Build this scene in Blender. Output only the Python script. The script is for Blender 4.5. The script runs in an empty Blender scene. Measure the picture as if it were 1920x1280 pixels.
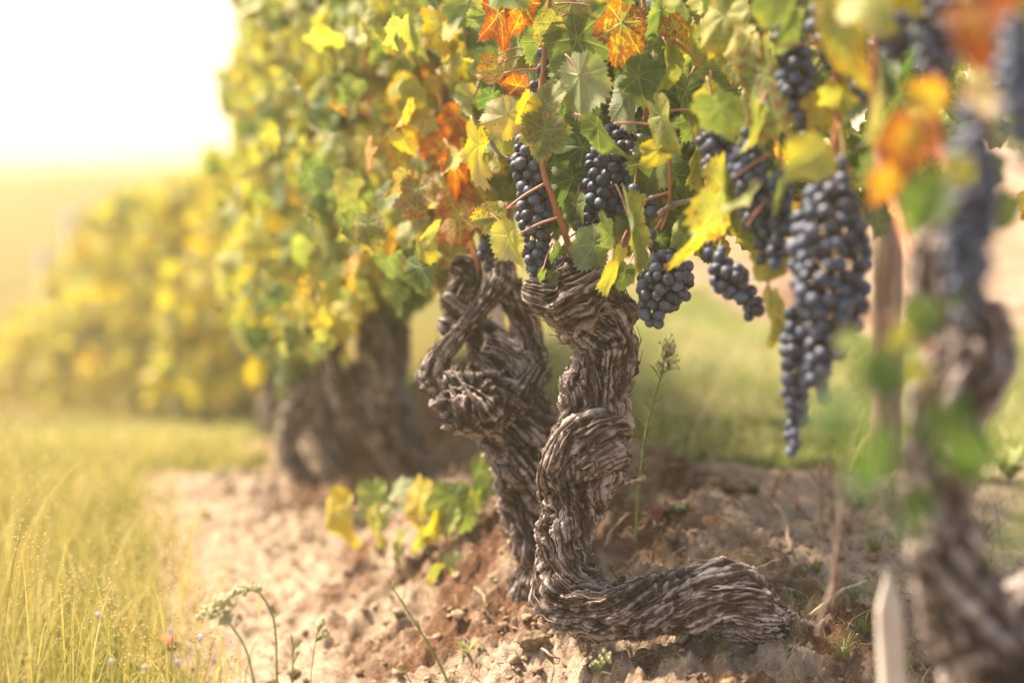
import bpy, math, random
import numpy as np
from mathutils import Vector
rad = math.radians
rng = np.random.default_rng(7)
random.seed(7)
S = bpy.context.scene
COL = S.collection

# ------------------------------------------------------------------ camera, sky, sun, exposure
FOC = 50.0
FPX = 1920 * FOC / 36.0
PITCH = rad(6.63)
CAMZ = 0.80
cam_d = bpy.data.cameras.new("camera")
cam = bpy.data.objects.new("camera", cam_d); COL.objects.link(cam)
cam.location = (0, 0, CAMZ)
cam.rotation_euler = (rad(90) - PITCH, 0, 0)
cam_d.lens = FOC; cam_d.sensor_width = 36; cam_d.clip_start = 0.05; cam_d.clip_end = 2000
cam_d.dof.use_dof = True
cam_d.dof.focus_distance = 2.0
cam_d.dof.aperture_fstop = 1.25
cam_d.dof.aperture_blades = 0
S.camera = cam

SUN_AZ = rad(-58)      # left of the view direction (+Y)
SUN_EL = rad(55)
world = bpy.data.worlds.new("World"); S.world = world; world.use_nodes = True
wn = world.node_tree.nodes; wl = world.node_tree.links
for n in list(wn): wn.remove(n)
sky = wn.new('ShaderNodeTexSky'); sky.sky_type = 'NISHITA'; sky.sun_disc = False
sky.sun_elevation = SUN_EL; sky.sun_rotation = SUN_AZ
sky.air_density = 0.9; sky.dust_density = 4.5; sky.ozone_density = 0.6
bg = wn.new('ShaderNodeBackground'); bg.inputs['Strength'].default_value = 0.095
wo = wn.new('ShaderNodeOutputWorld')
wl.new(sky.outputs[0], bg.inputs['Color']); wl.new(bg.outputs[0], wo.inputs['Surface'])
sd = bpy.data.lights.new("sun", 'SUN'); sd.energy = 4.8; sd.angle = rad(3.0); sd.color = (1.0, 0.86, 0.64)
sun = bpy.data.objects.new("sun", sd); COL.objects.link(sun)
sdir = Vector((math.sin(SUN_AZ) * math.cos(SUN_EL), math.cos(SUN_AZ) * math.cos(SUN_EL), math.sin(SUN_EL)))
sun.rotation_euler = sdir.to_track_quat('Z', 'Y').to_euler()
S.view_settings.view_transform = 'Standard'; S.view_settings.look = 'None'
S.view_settings.exposure = 1.82; S.view_settings.gamma = 1.0
S.cycles.use_denoising = True
S.cycles.max_bounces = 8; S.cycles.transmission_bounces = 4; S.cycles.transparent_max_bounces = 8
S.cycles.volume_bounces = 1
S.cycles.sample_clamp_indirect = 6.0
HAZE_DENSITY = 0.0115

# ------------------------------------------------------------------ picking helpers
fw = np.array([0, math.cos(PITCH), -math.sin(PITCH)]); upv = np.array([0, math.sin(PITCH), math.cos(PITCH)])
rt = np.array([1.0, 0, 0]); CAM = np.array([0, 0, CAMZ])
def P(px, py, d):
    return CAM + d * (fw + (px - 960) / FPX * rt - (py - 640) / FPX * upv)
def PR(r, d): return r / FPX * d

# ------------------------------------------------------------------ noise
def _h(ix, iy, iz, seed):
    n = (ix.astype(np.int64) * 374761393 + iy.astype(np.int64) * 668265263 + iz.astype(np.int64) * 2147483647 + seed * 974711) & 0xffffffff
    n = ((n ^ (n >> 13)) * 1274126177) & 0xffffffff
    n = ((n ^ (n >> 15)) * 2246822519) & 0xffffffff
    return ((n ^ (n >> 16)) & 0xffffff) / float(0xffffff)
def vn(p, seed=0):
    """value noise in -1..1 ; p (N,3)"""
    i = np.floor(p); f = p - i; f = f * f * f * (f * (f * 6 - 15) + 10)
    x0, y0, z0 = i[:, 0], i[:, 1], i[:, 2]
    r = 0
    for a in (0, 1):
        wa = f[:, 0] if a else 1 - f[:, 0]
        for b in (0, 1):
            wb = f[:, 1] if b else 1 - f[:, 1]
            for c in (0, 1):
                wc = f[:, 2] if c else 1 - f[:, 2]
                r = r + wa * wb * wc * _h(x0 + a, y0 + b, z0 + c, seed)
    return r * 2 - 1
def fbm(p, oct=4, seed=0, gain=0.5, lac=2.03):
    r = 0; a = 1.0; t = 0
    for k in range(oct):
        r = r + a * vn(p, seed + k * 17); t += a; a *= gain; p = p * lac + 11.3
    return r / t
def ss(x, a, b):
    t = np.clip((x - a) / (b - a), 0, 1); return t * t * (3 - 2 * t)

# ------------------------------------------------------------------ mesh helpers
def mk_mesh(name, v, faces, mat, smooth=True, attrs=None, uv=None):
    """v (N,3); faces: array (M,k) or list of such arrays"""
    me = bpy.data.meshes.new(name)
    if not isinstance(faces, list): faces = [faces]
    faces = [np.asarray(f, dtype=np.int64) for f in faces if len(f)]
    nl = sum(f.size for f in faces); npoly = sum(len(f) for f in faces)
    me.vertices.add(len(v)); me.vertices.foreach_set('co', np.asarray(v, dtype=np.float32).ravel())
    me.loops.add(nl); me.loops.foreach_set('vertex_index', np.concatenate([f.ravel() for f in faces]).astype(np.int32))
    me.polygons.add(npoly)
    tot = np.concatenate([np.full(len(f), f.shape[1]) for f in faces])
    st = np.concatenate([[0], np.cumsum(tot)[:-1]])
    me.polygons.foreach_set('loop_start', st.astype(np.int32))
    me.update(calc_edges=True)
    me.polygons.foreach_set('use_smooth', np.full(npoly, smooth))
    if attrs:
        for k, a in attrs.items():
            a = np.asarray(a, dtype=np.float32)
            if a.ndim == 1:
                at = me.attributes.new(k, 'FLOAT', 'POINT'); at.data.foreach_set('value', a)
            elif a.shape[1] == 4:
                at = me.attributes.new(k, 'FLOAT_COLOR', 'POINT'); at.data.foreach_set('color', a.ravel())
            else:
                at = me.attributes.new(k, 'FLOAT_VECTOR', 'POINT'); at.data.foreach_set('vector', a.ravel())
    me.materials.append(mat)
    me.validate()
    return me
def link(name, me, parent=None, loc=None):
    o = bpy.data.objects.new(name, me); COL.objects.link(o)
    if parent is not None: o.parent = parent
    if loc is not None: o.location = loc
    return o
def tag(o, label=None, cat=None, group=None, kind=None):
    if label: o['label'] = label
    if cat: o['category'] = cat
    if group: o['group'] = group
    if kind: o['kind'] = kind
    return o
def thing(name, label, cat, group=None, loc=(0, 0, 0)):
    o = bpy.data.objects.new(name, None); COL.objects.link(o); o.location = loc
    o.empty_display_size = 0.05
    return tag(o, label, cat, group)

class MB:
    def __init__(s): s.v = []; s.f = []; s.n = 0; s.a = {}
    def add(s, v, f, **attrs):
        v = np.asarray(v); s.v.append(v)
        for q in (f if isinstance(f, list) else [f]): s.f.append(np.asarray(q) + s.n)
        for k, a in attrs.items(): s.a.setdefault(k, []).append(np.asarray(a, dtype=float))
        s.n += len(v)
    def build(s, name, mat, parent=None, smooth=True):
        if not s.v: return None
        base = np.array(parent['_o']) if parent is not None and '_o' in parent.keys() else np.zeros(3)
        v = np.concatenate(s.v)
        by = {}
        for f in s.f: by.setdefault(f.shape[1], []).append(f)
        fs = [np.concatenate(x) for x in by.values()]
        at = {k: np.concatenate(a) for k, a in s.a.items()}
        off = np.array(parent.location) if parent is not None else 0
        return link(name, mk_mesh(name, v - off, fs, mat, smooth, at), parent)

def catmull(pts, n):
    p = np.asarray(pts, float)
    q = np.vstack([2 * p[0] - p[1], p, 2 * p[-1] - p[-2]])
    m = len(p) - 1
    t = np.linspace(0, m - 1e-9, n); i = t.astype(int); f = (t - i)[:, None]
    a, b, c, d = q[i], q[i + 1], q[i + 2], q[i + 3]
    return 0.5 * (2 * b + (c - a) * f + (2 * a - 5 * b + 4 * c - d) * f ** 2 + (3 * b - a - 3 * c + d) * f ** 3)
def resample(pr, step):
    """pr (N,4) points+radius -> evenly spaced"""
    q = catmull(pr, max(8, len(pr) * 24))
    L = np.concatenate([[0], np.cumsum(np.linalg.norm(np.diff(q[:, :3], axis=0), axis=1))])
    n = max(4, int(L[-1] / step))
    s = np.linspace(0, L[-1], n)
    return np.stack([np.interp(s, L, q[:, k]) for k in range(4)], 1), s
def frames(c):
    t = np.gradient(c, axis=0); t /= np.linalg.norm(t, axis=1)[:, None] + 1e-12
    a = np.zeros_like(c)
    r = np.array([0.0, -1.0, 0.1]); r -= t[0] * r.dot(t[0]); a[0] = r / np.linalg.norm(r)
    for k in range(1, len(c)):
        r = a[k - 1] - t[k] * a[k - 1].dot(t[k]); a[k] = r / (np.linalg.norm(r) + 1e-12)
    return t, a, np.cross(t, a)
def tube_faces(nr, ns, cap=True):
    i = np.arange(nr - 1)[:, None] * ns; j = np.arange(ns)[None]; j2 = (j + 1) % ns
    f = np.stack([i + j, i + j2, i + ns + j2, i + ns + j], -1).reshape(-1, 4)
    return f
def tube(pts, r, ns=8):
    """simple smooth tube; r scalar or per-point; returns v,f list"""
    p = np.asarray(pts, float); r = np.broadcast_to(np.asarray(r, float), (len(p),))
    t, a, b = frames(p)
    ph = np.linspace(0, 2 * math.pi, ns, endpoint=False)
    v = p[:, None] + r[:, None, None] * (np.cos(ph)[None, :, None] * a[:, None] + np.sin(ph)[None, :, None] * b[:, None])
    v = np.concatenate([v.reshape(-1, 3), p[:1], p[-1:]])
    n = len(p); j = np.arange(ns); j2 = (j + 1) % ns
    tri = np.concatenate([np.stack([j2, j, np.full(ns, n * ns)], 1), np.stack([(n - 1) * ns + j, (n - 1) * ns + j2, np.full(ns, n * ns + 1)], 1)])
    return v, [tube_faces(n, ns), tri]
def curve_tube(pts, r0, r1, n=16, ns=7, wob=0.0):
    c = catmull(pts, n)
    if wob: c = c + wob * np.stack([vn(c * 30 + k * 7.1, k) for k in range(3)], 1)
    return tube(c, np.linspace(r0, r1, n), ns)

# ------------------------------------------------------------------ node helper
class NT:
    def __init__(s, name):
        s.m = bpy.data.materials.new(name); s.m.use_nodes = True; s.t = s.m.node_tree
        for n in list(s.t.nodes): s.t.nodes.remove(n)
        s.out = s.t.nodes.new('ShaderNodeOutputMaterial')
    def n(s, typ, **kw):
        x = s.t.nodes.new('ShaderNode' + typ)
        for k, v in kw.items(): setattr(x, k, v)
        return x
    def lk(s, a, b): s.t.links.new(a, b)
    def setin(s, sock, v):
        if hasattr(v, 'is_output'): s.lk(v, sock)
        else:
            if isinstance(v, (tuple, list)) and len(v) == 3 and sock.type == 'RGBA': v = (*v, 1)
            sock.default_value = v
    def math(s, op, a, b=0.0, c=0.0, clamp=False):
        x = s.n('Math', operation=op); x.use_clamp = clamp
        s.setin(x.inputs[0], a); s.setin(x.inputs[1], b); s.setin(x.inputs[2], c)
        return x.outputs[0]
    def mix(s, f, a, b, blend='MIX'):
        x = s.n('Mix', data_type='RGBA', blend_type=blend)
        s.setin(x.inputs[0], f); s.setin(x.inputs[6], a); s.setin(x.inputs[7], b)
        return x.outputs[2]
    def noise(s, vec, scale, detail=3, rough=0.55, dist=0.0):
        x = s.n('TexNoise'); x.inputs['Scale'].default_value = scale; x.inputs['Detail'].default_value = detail
        x.inputs['Roughness'].default_value = rough; x.inputs['Distortion'].default_value = dist
        if vec is not None: s.lk(vec, x.inputs['Vector'])
        return x.outputs[0]
    def ramp(s, f, stops, interp='LINEAR'):
        x = s.n('ValToRGB'); cr = x.color_ramp; cr.interpolation = interp
        while len(cr.elements) > 1: cr.elements.remove(cr.elements[0])
        cr.elements[0].position = stops[0][0]; c = stops[0][1]; cr.elements[0].color = (*c, 1) if len(c) == 3 else c
        for p, c in stops[1:]:
            e = cr.elements.new(p); e.color = (*c, 1) if len(c) == 3 else c
        s.setin(x.inputs[0], f); return x.outputs[0]
    def mapr(s, f, a, b, c=0.0, d=1.0):
        x = s.n('MapRange'); s.setin(x.inputs[0], f)
        for k, v in zip((1, 2, 3, 4), (a, b, c, d)): s.setin(x.inputs[k], v)
        return x.outputs[0]
    def attr(s, name, out='Color'):
        x = s.n('Attribute', attribute_name=name); return x.outputs[out]
    def sep(s, c):
        x = s.n('SeparateColor'); s.lk(c, x.inputs[0]); return x.outputs
    def sepx(s, c):
        x = s.n('SeparateXYZ'); s.lk(c, x.inputs[0]); return x.outputs
    def bump(s, h, strength=0.5, dist=0.002):
        x = s.n('Bump'); x.inputs['Strength'].default_value = strength; x.inputs['Distance'].default_value = dist
        s.lk(h, x.inputs['Height']); return x.outputs[0]
    def bsdf(s, col, rough=0.7, spec=0.3, normal=None, **kw):
        x = s.n('BsdfPrincipled'); s.setin(x.inputs['Base Color'], col); s.setin(x.inputs['Roughness'], rough)
        x.inputs['Specular IOR Level'].default_value = spec
        if normal is not None: s.lk(normal, x.inputs['Normal'])
        for k, v in kw.items(): s.setin(x.inputs[k.replace('_', ' ')], v)
        return x.outputs[0]
    def done(s, sh): s.lk(sh, s.out.inputs['Surface']); return s.m
    def obj(s): return s.n('TexCoord').outputs['Object']
    def scaled(s, v, sc):
        x = s.n('VectorMath', operation='MULTIPLY'); s.lk(v, x.inputs[0]); x.inputs[1].default_value = sc; return x.outputs[0]

# ------------------------------------------------------------------ materials
def leaf_material():
    t = NT('vine_leaf')
    c = t.n('Attribute', attribute_name='lc'); rgb = t.sep(c.outputs['Color']); edge = c.outputs['Alpha']
    hue, rnd, blo = rgb[0], rgb[1], rgb[2]
    q = t.attr('lq', 'Vector'); qx = t.sepx(q)
    u, v, sd_ = qx[0], qx[1], qx[2]
    ang = t.math('ARCTAN2', u, v)
    fold = t.math('PINGPONG', t.math('ADD', ang, rad(52 * 6 )), rad(26))   # 0 on a main vein, 26deg between
    r = t.math('SQRT', t.math('ADD', t.math('MULTIPLY', u, u), t.math('MULTIPLY', v, v)))
    xx = t.math('MULTIPLY', r, t.math('COSINE', fold)); yy = t.math('MULTIPLY', r, t.math('SINE', fold))
    w = t.math('MULTIPLY_ADD', r, -0.012, 0.017)
    main = t.mapr(yy, w, t.math('MULTIPLY', w, 2.2), 1, 0)
    sec = t.math('FRACT', t.math('DIVIDE', t.math('SUBTRACT', xx, t.math('MULTIPLY', yy, 0.95)), 0.105))
    sec = t.math('ABSOLUTE', t.math('SUBTRACT', sec, 0.5))
    sec = t.mapr(sec, 0.42, 0.49, 0, 0.65)
    vein = t.math('MAXIMUM', main, sec)
    vec = t.n('CombineXYZ'); t.lk(u, vec.inputs[0]); t.lk(v, vec.inputs[1]); t.lk(sd_, vec.inputs[2]); vec = vec.outputs[0]
    n1 = t.noise(vec, 2.2, 3, 0.6); n2 = t.noise(vec, 9, 3, 0.6); n3 = t.noise(vec, 34, 2, 0.6)
    e3 = t.math('POWER', edge, 4.0)
    h = t.math('ADD', hue, t.math('MULTIPLY', t.math('SUBTRACT', n1, 0.5), 0.55))
    h = t.math('ADD', h, t.math('MULTIPLY', e3, t.math('MULTIPLY', blo, 0.28)))
    h = t.math('SUBTRACT', h, t.math('MULTIPLY', vein, t.math('MULTIPLY', blo, 0.16)), clamp=True)
    base = t.ramp(h, [(0.0, (0.035, 0.085, 0.018)), (0.2, (0.085, 0.145, 0.035)), (0.38, (0.20, 0.25, 0.065)), (0.52, (0.38, 0.36, 0.08)),
                      (0.66, (0.54, 0.40, 0.06)), (0.8, (0.47, 0.19, 0.045)), (0.92, (0.30, 0.085, 0.035)), (1.0, (0.15, 0.05, 0.03))])
    th = t.mapr(blo, 0, 1, 0.64, 0.44)
    sp = t.math('ADD', t.math('MULTIPLY', n2, 0.75), t.math('MULTIPLY', n3, 0.25))
    spot = t.mapr(sp, th, t.math('ADD', th, 0.05), 0, 1)
    spot = t.math('MULTIPLY', spot, t.math('SUBTRACT', 1.0, t.math('MULTIPLY', vein, 0.9)))
    spot = t.math('MULTIPLY', spot, t.mapr(blo, 0.03, 0.15, 0, 0.85))
    base = t.mix(spot, base, t.mix(h, (0.15, 0.05, 0.045), (0.30, 0.07, 0.03)))
    vcol = t.mix(0.5, base, (0.50, 0.50, 0.16))
    base = t.mix(t.math('MULTIPLY', vein, 0.6), base, vcol)
    dry = t.math('MULTIPLY', t.mapr(t.math('ADD', edge, t.math('MULTIPLY', n2, 0.35)), 1.12, 1.22, 0, 1), t.mapr(blo, 0.2, 0.6, 0, 1))
    base = t.mix(dry, base, (0.30, 0.16, 0.08))
    geo = t.n('NewGeometry').outputs['Backfacing']
    hs = t.n('HueSaturation'); hs.inputs['Saturation'].default_value = 0.72; hs.inputs['Value'].default_value = 1.0; t.lk(base, hs.inputs['Color'])
    under = t.mix(0.22, hs.outputs[0], (0.42, 0.46, 0.30))
    col = t.mix(geo, base, under)
    hgt = t.math('SUBTRACT', t.math('MULTIPLY', n3, 0.35), t.math('MULTIPLY', vein, 0.6))
    hgt = t.math('ADD', hgt, t.math('MULTIPLY', n2, 0.6))
    nm = t.bump(hgt, 0.55, 0.0022)
    p = t.bsdf(col, 0.52, 0.35, nm)
    tr = t.n('BsdfTranslucent')
    h2 = t.n('HueSaturation'); h2.inputs['Saturation'].default_value = 1.15; h2.inputs['Value'].default_value = 1.35; t.lk(base, h2.inputs['Color'])
    t.lk(h2.outputs[0], tr.inputs['Color']); t.lk(nm, tr.inputs['Normal'])
    mx = t.n('MixShader'); mx.inputs[0].default_value = 0.42; t.lk(p, mx.inputs[1]); t.lk(tr.outputs[0], mx.inputs[2])
    return t.done(mx.outputs[0])

def bark_material(name='old_bark', tint=(1, 1, 1)):
    t = NT(name)
    q = t.attr('bq', 'Vector'); hgt = t.attr('bh', 'Fac')
    f1 = t.noise(t.scaled(q, (420, 420, 26)), 1.0, 4, 0.6, 0.6)
    f2 = t.noise(t.scaled(q, (1100, 1100, 90)), 1.0, 3, 0.6, 0.3)
    f3 = t.noise(t.scaled(q, (38, 38, 20)), 1.0, 3, 0.6)
    f4 = t.noise(t.scaled(q, (160, 160, 130)), 1.0, 4, 0.6)
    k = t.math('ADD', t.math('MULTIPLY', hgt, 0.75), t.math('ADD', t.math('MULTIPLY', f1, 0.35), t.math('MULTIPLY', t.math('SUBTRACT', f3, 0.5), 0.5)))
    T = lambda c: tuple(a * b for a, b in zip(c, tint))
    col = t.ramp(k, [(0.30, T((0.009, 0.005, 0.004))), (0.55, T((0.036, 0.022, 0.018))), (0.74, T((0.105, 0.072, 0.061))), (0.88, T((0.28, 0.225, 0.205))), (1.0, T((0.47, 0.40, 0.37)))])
    col = t.mix(t.mapr(f4, 0.56, 0.74, 0, 0.4), col, T((0.27, 0.22, 0.195)))
    col = t.mix(t.mapr(f4, 0.42, 0.30, 0, 0.55), col, T((0.05, 0.03, 0.022)))
    b = t.math('ADD', t.math('MULTIPLY', f1, 0.6), t.math('ADD', t.math('MULTIPLY', f2, 0.35), t.math('MULTIPLY', f4, 0.5)))
    return t.done(t.bsdf(col, 0.82, 0.22, t.bump(b, 0.9, 0.003)))

def simple(name, c1, c2, scale=60, rough=0.7, stretch=(1, 1, 1), bump=0.3, bd=0.001, spec=0.3, detail=4, trans=0.0, lo=0.35, hi=0.65):
    t = NT(name); v = t.scaled(t.obj(), stretch)
    f = t.noise(v, scale, detail, 0.6)
    col = t.mix(t.mapr(f, lo, hi), c1, c2)
    sh = t.bsdf(col, rough, spec, t.bump(f, bump, bd))
    if trans:
        tr = t.n('BsdfTranslucent'); t.lk(col, tr.inputs['Color']); mx = t.n('MixShader'); mx.inputs[0].default_value = trans
        t.lk(sh, mx.inputs[1]); t.lk(tr.outputs[0], mx.inputs[2]); sh = mx.outputs[0]
    return t.done(sh)

def grape_material():
    t = NT('grape_skin')
    o = t.obj(); rn = t.n('ObjectInfo').outputs['Random']
    add = t.n('VectorMath', operation='ADD'); t.lk(o, add.inputs[0])
    cx = t.n('CombineXYZ'); t.lk(t.math('MULTIPLY', rn, 31.0), cx.inputs[0]); t.lk(t.math('MULTIPLY', rn, 17.0), cx.inputs[2]); t.lk(cx.outputs[0], add.inputs[1])
    v = add.outputs[0]
    n1 = t.noise(v, 1.1, 3, 0.6, 0.4); n2 = t.noise(v, 6.0, 4, 0.7)
    skin = t.mix(rn, (0.010, 0.011, 0.025), (0.022, 0.012, 0.026))
    bl = t.mix(rn, (0.075, 0.115, 0.20), (0.11, 0.125, 0.20))
    k = t.math('ADD', t.math('MULTIPLY', n1, 0.75), t.math('MULTIPLY', n2, 0.35))
    k = t.math('ADD', k, t.math('MULTIPLY', t.math('SUBTRACT', t.math('FRACT', t.math('MULTIPLY', rn, 7.77)), 0.5), 0.25))
    col = t.mix(t.mapr(k, 0.40, 0.72, 0.10, 0.95), skin, bl)
    oz = t.sepx(o)
    tip = t.math('SQRT', t.math('ADD', t.math('MULTIPLY', oz[0], oz[0]), t.math('MULTIPLY', oz[1], oz[1])))
    dot = t.math('MULTIPLY', t.mapr(tip, 0.08, 0.13, 1, 0), t.math('LESS_THAN', oz[2], 0.0))
    col = t.mix(dot, col, (0.02, 0.012, 0.01))
    return t.done(t.bsdf(col, t.mapr(k, 0.4, 0.7, 0.36, 0.62), 0.42, t.bump(n2, 0.12, 0.03)))

def ground_material():
    t = NT('vineyard_ground')
    pos = t.n('NewGeometry').outputs['Position']
    g = t.sep(t.attr('gm'))       # R grass, G dark soil, B far-field
    n1 = t.noise(pos, 5, 5, 0.62); n2 = t.noise(pos, 38, 5, 0.65); n3 = t.noise(pos, 190, 4, 0.7); n4 = t.noise(pos, 0.9, 3, 0.5); n5 = t.noise(pos, 700, 2, 0.6)
    k = t.math('ADD', t.math('MULTIPLY', n2, 0.55), t.math('MULTIPLY', n3, 0.45))
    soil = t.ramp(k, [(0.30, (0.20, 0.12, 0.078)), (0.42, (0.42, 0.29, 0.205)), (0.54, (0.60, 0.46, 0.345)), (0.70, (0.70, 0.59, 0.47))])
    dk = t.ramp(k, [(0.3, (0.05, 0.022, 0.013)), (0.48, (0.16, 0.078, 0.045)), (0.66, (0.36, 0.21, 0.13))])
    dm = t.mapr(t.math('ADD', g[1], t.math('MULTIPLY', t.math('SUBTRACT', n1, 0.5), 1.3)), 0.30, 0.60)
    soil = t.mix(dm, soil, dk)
    gr = t.ramp(t.math('ADD', t.math('MULTIPLY', n1, 0.5), t.math('MULTIPLY', n2, 0.5)), [(0.3, (0.07, 0.10, 0.02)), (0.5, (0.15, 0.17, 0.04)), (0.65, (0.28, 0.25, 0.08)), (0.8, (0.40, 0.33, 0.16))])
    gm = t.mapr(t.math('ADD', g[0], t.math('MULTIPLY', t.math('SUBTRACT', n2, 0.5), 0.9)), 0.40, 0.62)
    col = t.mix(gm, soil, gr)
    rows = t.n('TexWave', wave_type='BANDS', bands_direction='X'); rows.inputs['Scale'].default_value = 0.35; rows.inputs['Distortion'].default_value = 3.0; rows.inputs['Detail'].default_value = 2
    t.lk(pos, rows.inputs['Vector'])
    far = t.mix(t.mapr(rows.outputs[1], 0.3, 0.7), (0.15, 0.105, 0.018), (0.105, 0.090, 0.014))  # field colours pushed to gold, imitating the flare's warm cast
    far = t.mix(t.mapr(n4, 0.4, 0.6, 0, 0.6), far, (0.18, 0.115, 0.022))
    col = t.mix(g[2], col, far)
    b = t.math('ADD', t.math('MULTIPLY', n3, 0.6), t.math('ADD', t.math('MULTIPLY', n5, 0.25), t.math('MULTIPLY', n2, 0.8)))
    return t.done(t.bsdf(col, 0.95, 0.1, t.bump(b, 1.0, 0.018)))

def blade_material(name, stops, trans=0.35):
    t = NT(name); c = t.sep(t.attr('gc'))
    k = t.math('ADD', c[0], t.math('MULTIPLY', t.math('SUBTRACT', t.noise(t.n('NewGeometry').outputs['Position'], 2.5, 2), 0.5), 0.9))
    col = t.ramp(k, stops)
    sh = t.bsdf(col, 0.6, 0.25)
    tr = t.n('BsdfTranslucent'); t.lk(col, tr.inputs['Color']); mx = t.n('MixShader'); mx.inputs[0].default_value = trans
    t.lk(sh, mx.inputs[1]); t.lk(tr.outputs[0], mx.inputs[2])
    return t.done(mx.outputs[0])

M_LEAF = leaf_material()
M_BARK = bark_material()
M_BARK2 = bark_material('weathered_root_bark', (1.9, 1.85, 1.75))
M_GRAPE = grape_material()
M_GROUND = ground_material()
M_CANE = simple('red_cane', (0.28, 0.095, 0.045), (0.42, 0.17, 0.08), 40, 0.5, (1, 1, 0.2), 0.4, 0.0006)
M_OLDCANE = simple('grey_cane', (0.14, 0.10, 0.085), (0.34, 0.26, 0.22), 60, 0.8, (1, 1, 0.15), 0.7, 0.001)
M_PETIOLE = simple('petiole', (0.40, 0.13, 0.12), (0.46, 0.24, 0.13), 20, 0.45, bump=0.1)
M_RACHIS = simple('grape_stalk', (0.24, 0.20, 0.05), (0.30, 0.13, 0.06), 40, 0.6)
M_POST = simple('post_wood', (0.20, 0.125, 0.095), (0.36, 0.25, 0.20), 14, 0.85, (6, 6, 0.6), 0.9, 0.004)
M_PALE = simple('pale_stake_wood', (0.50, 0.42, 0.36), (0.74, 0.68, 0.61), 10, 0.8, (5, 5, 0.5), 0.8, 0.003)
M_TWIG = simple('dry_twig', (0.17, 0.11, 0.085), (0.40, 0.31, 0.25), 50, 0.85, bump=0.6)
M_STRAW = simple('dry_stalk', (0.42, 0.30, 0.17), (0.55, 0.43, 0.28), 30, 0.8)
M_DARKSTALK = simple('dark_stalk', (0.11, 0.06, 0.05), (0.24, 0.15, 0.11), 40, 0.85)
M_CLOD = simple('soil_clod', (0.075, 0.045, 0.028), (0.33, 0.23, 0.15), 55, 0.95, bump=1.0, bd=0.006, detail=8, spec=0.1)
M_CRUMB = simple('soil_crumbs', (0.13, 0.08, 0.048), (0.38, 0.27, 0.185), 22, 0.95, bump=1.0, bd=0.004, spec=0.1)
M_WEED = simple('weed_green', (0.15, 0.20, 0.045), (0.30, 0.32, 0.09), 30, 0.6, trans=0.25)
M_WEEDBLUE = simple('rosette_green', (0.09, 0.16, 0.07), (0.17, 0.24, 0.12), 30, 0.6, trans=0.2)
M_REDSPRIG = simple('red_sprig', (0.36, 0.09, 0.07), (0.48, 0.20, 0.14), 30, 0.5, trans=0.2)
M_BUD = simple('flower_bud', (0.42, 0.42, 0.20), (0.66, 0.60, 0.38), 90, 0.8, trans=0.2)
M_LILAC = simple('lilac_flower', (0.60, 0.46, 0.70), (0.75, 0.66, 0.80), 90, 0.7, trans=0.3)
M_REDPETAL = simple('red_petal', (0.50, 0.13, 0.08), (0.62, 0.26, 0.16), 90, 0.6, trans=0.3)
M_GRASS = blade_material('grass_blades', [(0.05, (0.14, 0.22, 0.04)), (0.35, (0.28, 0.34, 0.085)), (0.6, (0.48, 0.45, 0.18)), (0.85, (0.66, 0.54, 0.32))])
M_MEADOW = blade_material('meadow_blades', [(0.05, (0.22, 0.22, 0.045)), (0.35, (0.36, 0.32, 0.07)), (0.7, (0.55, 0.43, 0.14)), (0.95, (0.74, 0.60, 0.34))], 0.4)  # gold of the warm flare is mixed into these blade colours

# ------------------------------------------------------------------ terrain
RX, RY, RS = 0.10, 2.05, -0.33           # the row passes here, dx/dy
_t = np.array([RS, 1.0]); _t /= np.linalg.norm(_t); _n = np.array([_t[1], -_t[0]])
def row_us(x, y):
    dx = x - RX; dy = y - RY
    return dx * _n[0] + dy * _n[1], dx * _t[0] + dy * _t[1]
def base_h(x, y):
    u, s = row_us(x, y)
    L = np.interp(y, [-5, 0, 4, 7, 10, 14, 20, 25, 29, 36, 50, 64, 75, 200], [-0.80, -0.80, -0.80, -1.20, -1.55, -1.45, -0.75, -0.15, -0.02, -0.5, -0.4, 1.15, 1.3, 1.3])
    L = L - 0.05 * ss(-u, 0.4, 2.0) * np.clip(y / 4, 0, 1) + 0.22 * ss(y, 18, 27) * np.sin(x * 0.16 + 2.2) + 0.3 * ss(y, 45, 60) * np.sin(x * 0.11)
    R = np.interp(y, [-5, 0, 1.5, 2.6, 4.3, 5.2, 6.5, 9, 14, 40, 110, 150, 200], [-0.74, -0.74, -0.72, -0.56, -0.55, -0.53, -0.33, 0.0, 0.55, 2.0, 3.2, 4.4, 5])
    ex = np.clip(y - 4, 0, 60)
    kx = 0.28 * ss(y, 2.55, 3.2)
    w = ss(u, -0.40 + kx, 0.14 + kx + ex * 0.9)
    z = L * (1 - w) + R * w
    berm = 0.030 * np.exp(-((u - 0.20 - kx) / 0.20) ** 2) * (1 - ss(y, 4.5, 6))
    hollow = 0.045 * np.exp(-((x - 0.235) / 0.13) ** 2 - ((y - 1.90) / 0.13) ** 2)
    return z + berm - hollow + CAMZ
def detail_h(x, y):
    u, s = row_us(x, y)
    near = (1 - ss(np.abs(x), 2.5, 5)) * (1 - ss(y, 5, 9))
    p = np.stack([x, y, np.zeros_like(x)], 1)
    bank = np.exp(-((u - 0.06) / 0.40) ** 2)
    w = np.stack([fbm(p * 4, 2, 5), fbm(p * 4, 2, 9), np.zeros_like(x)], 1) * 0.10
    big = fbm((p + w) * 5.5, 3, 1)
    r = 1 - np.abs(fbm((p + w) * 14, 4, 21)) * 2.2
    f = fbm(p * 42, 4, 33, 0.68)
    g = fbm(p * 190, 2, 41, 0.6)
    amp = 0.25 + 0.75 * bank
    return near * amp * (0.050 * big + 0.026 * r + 0.038 * f + 0.011 * g)
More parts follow.
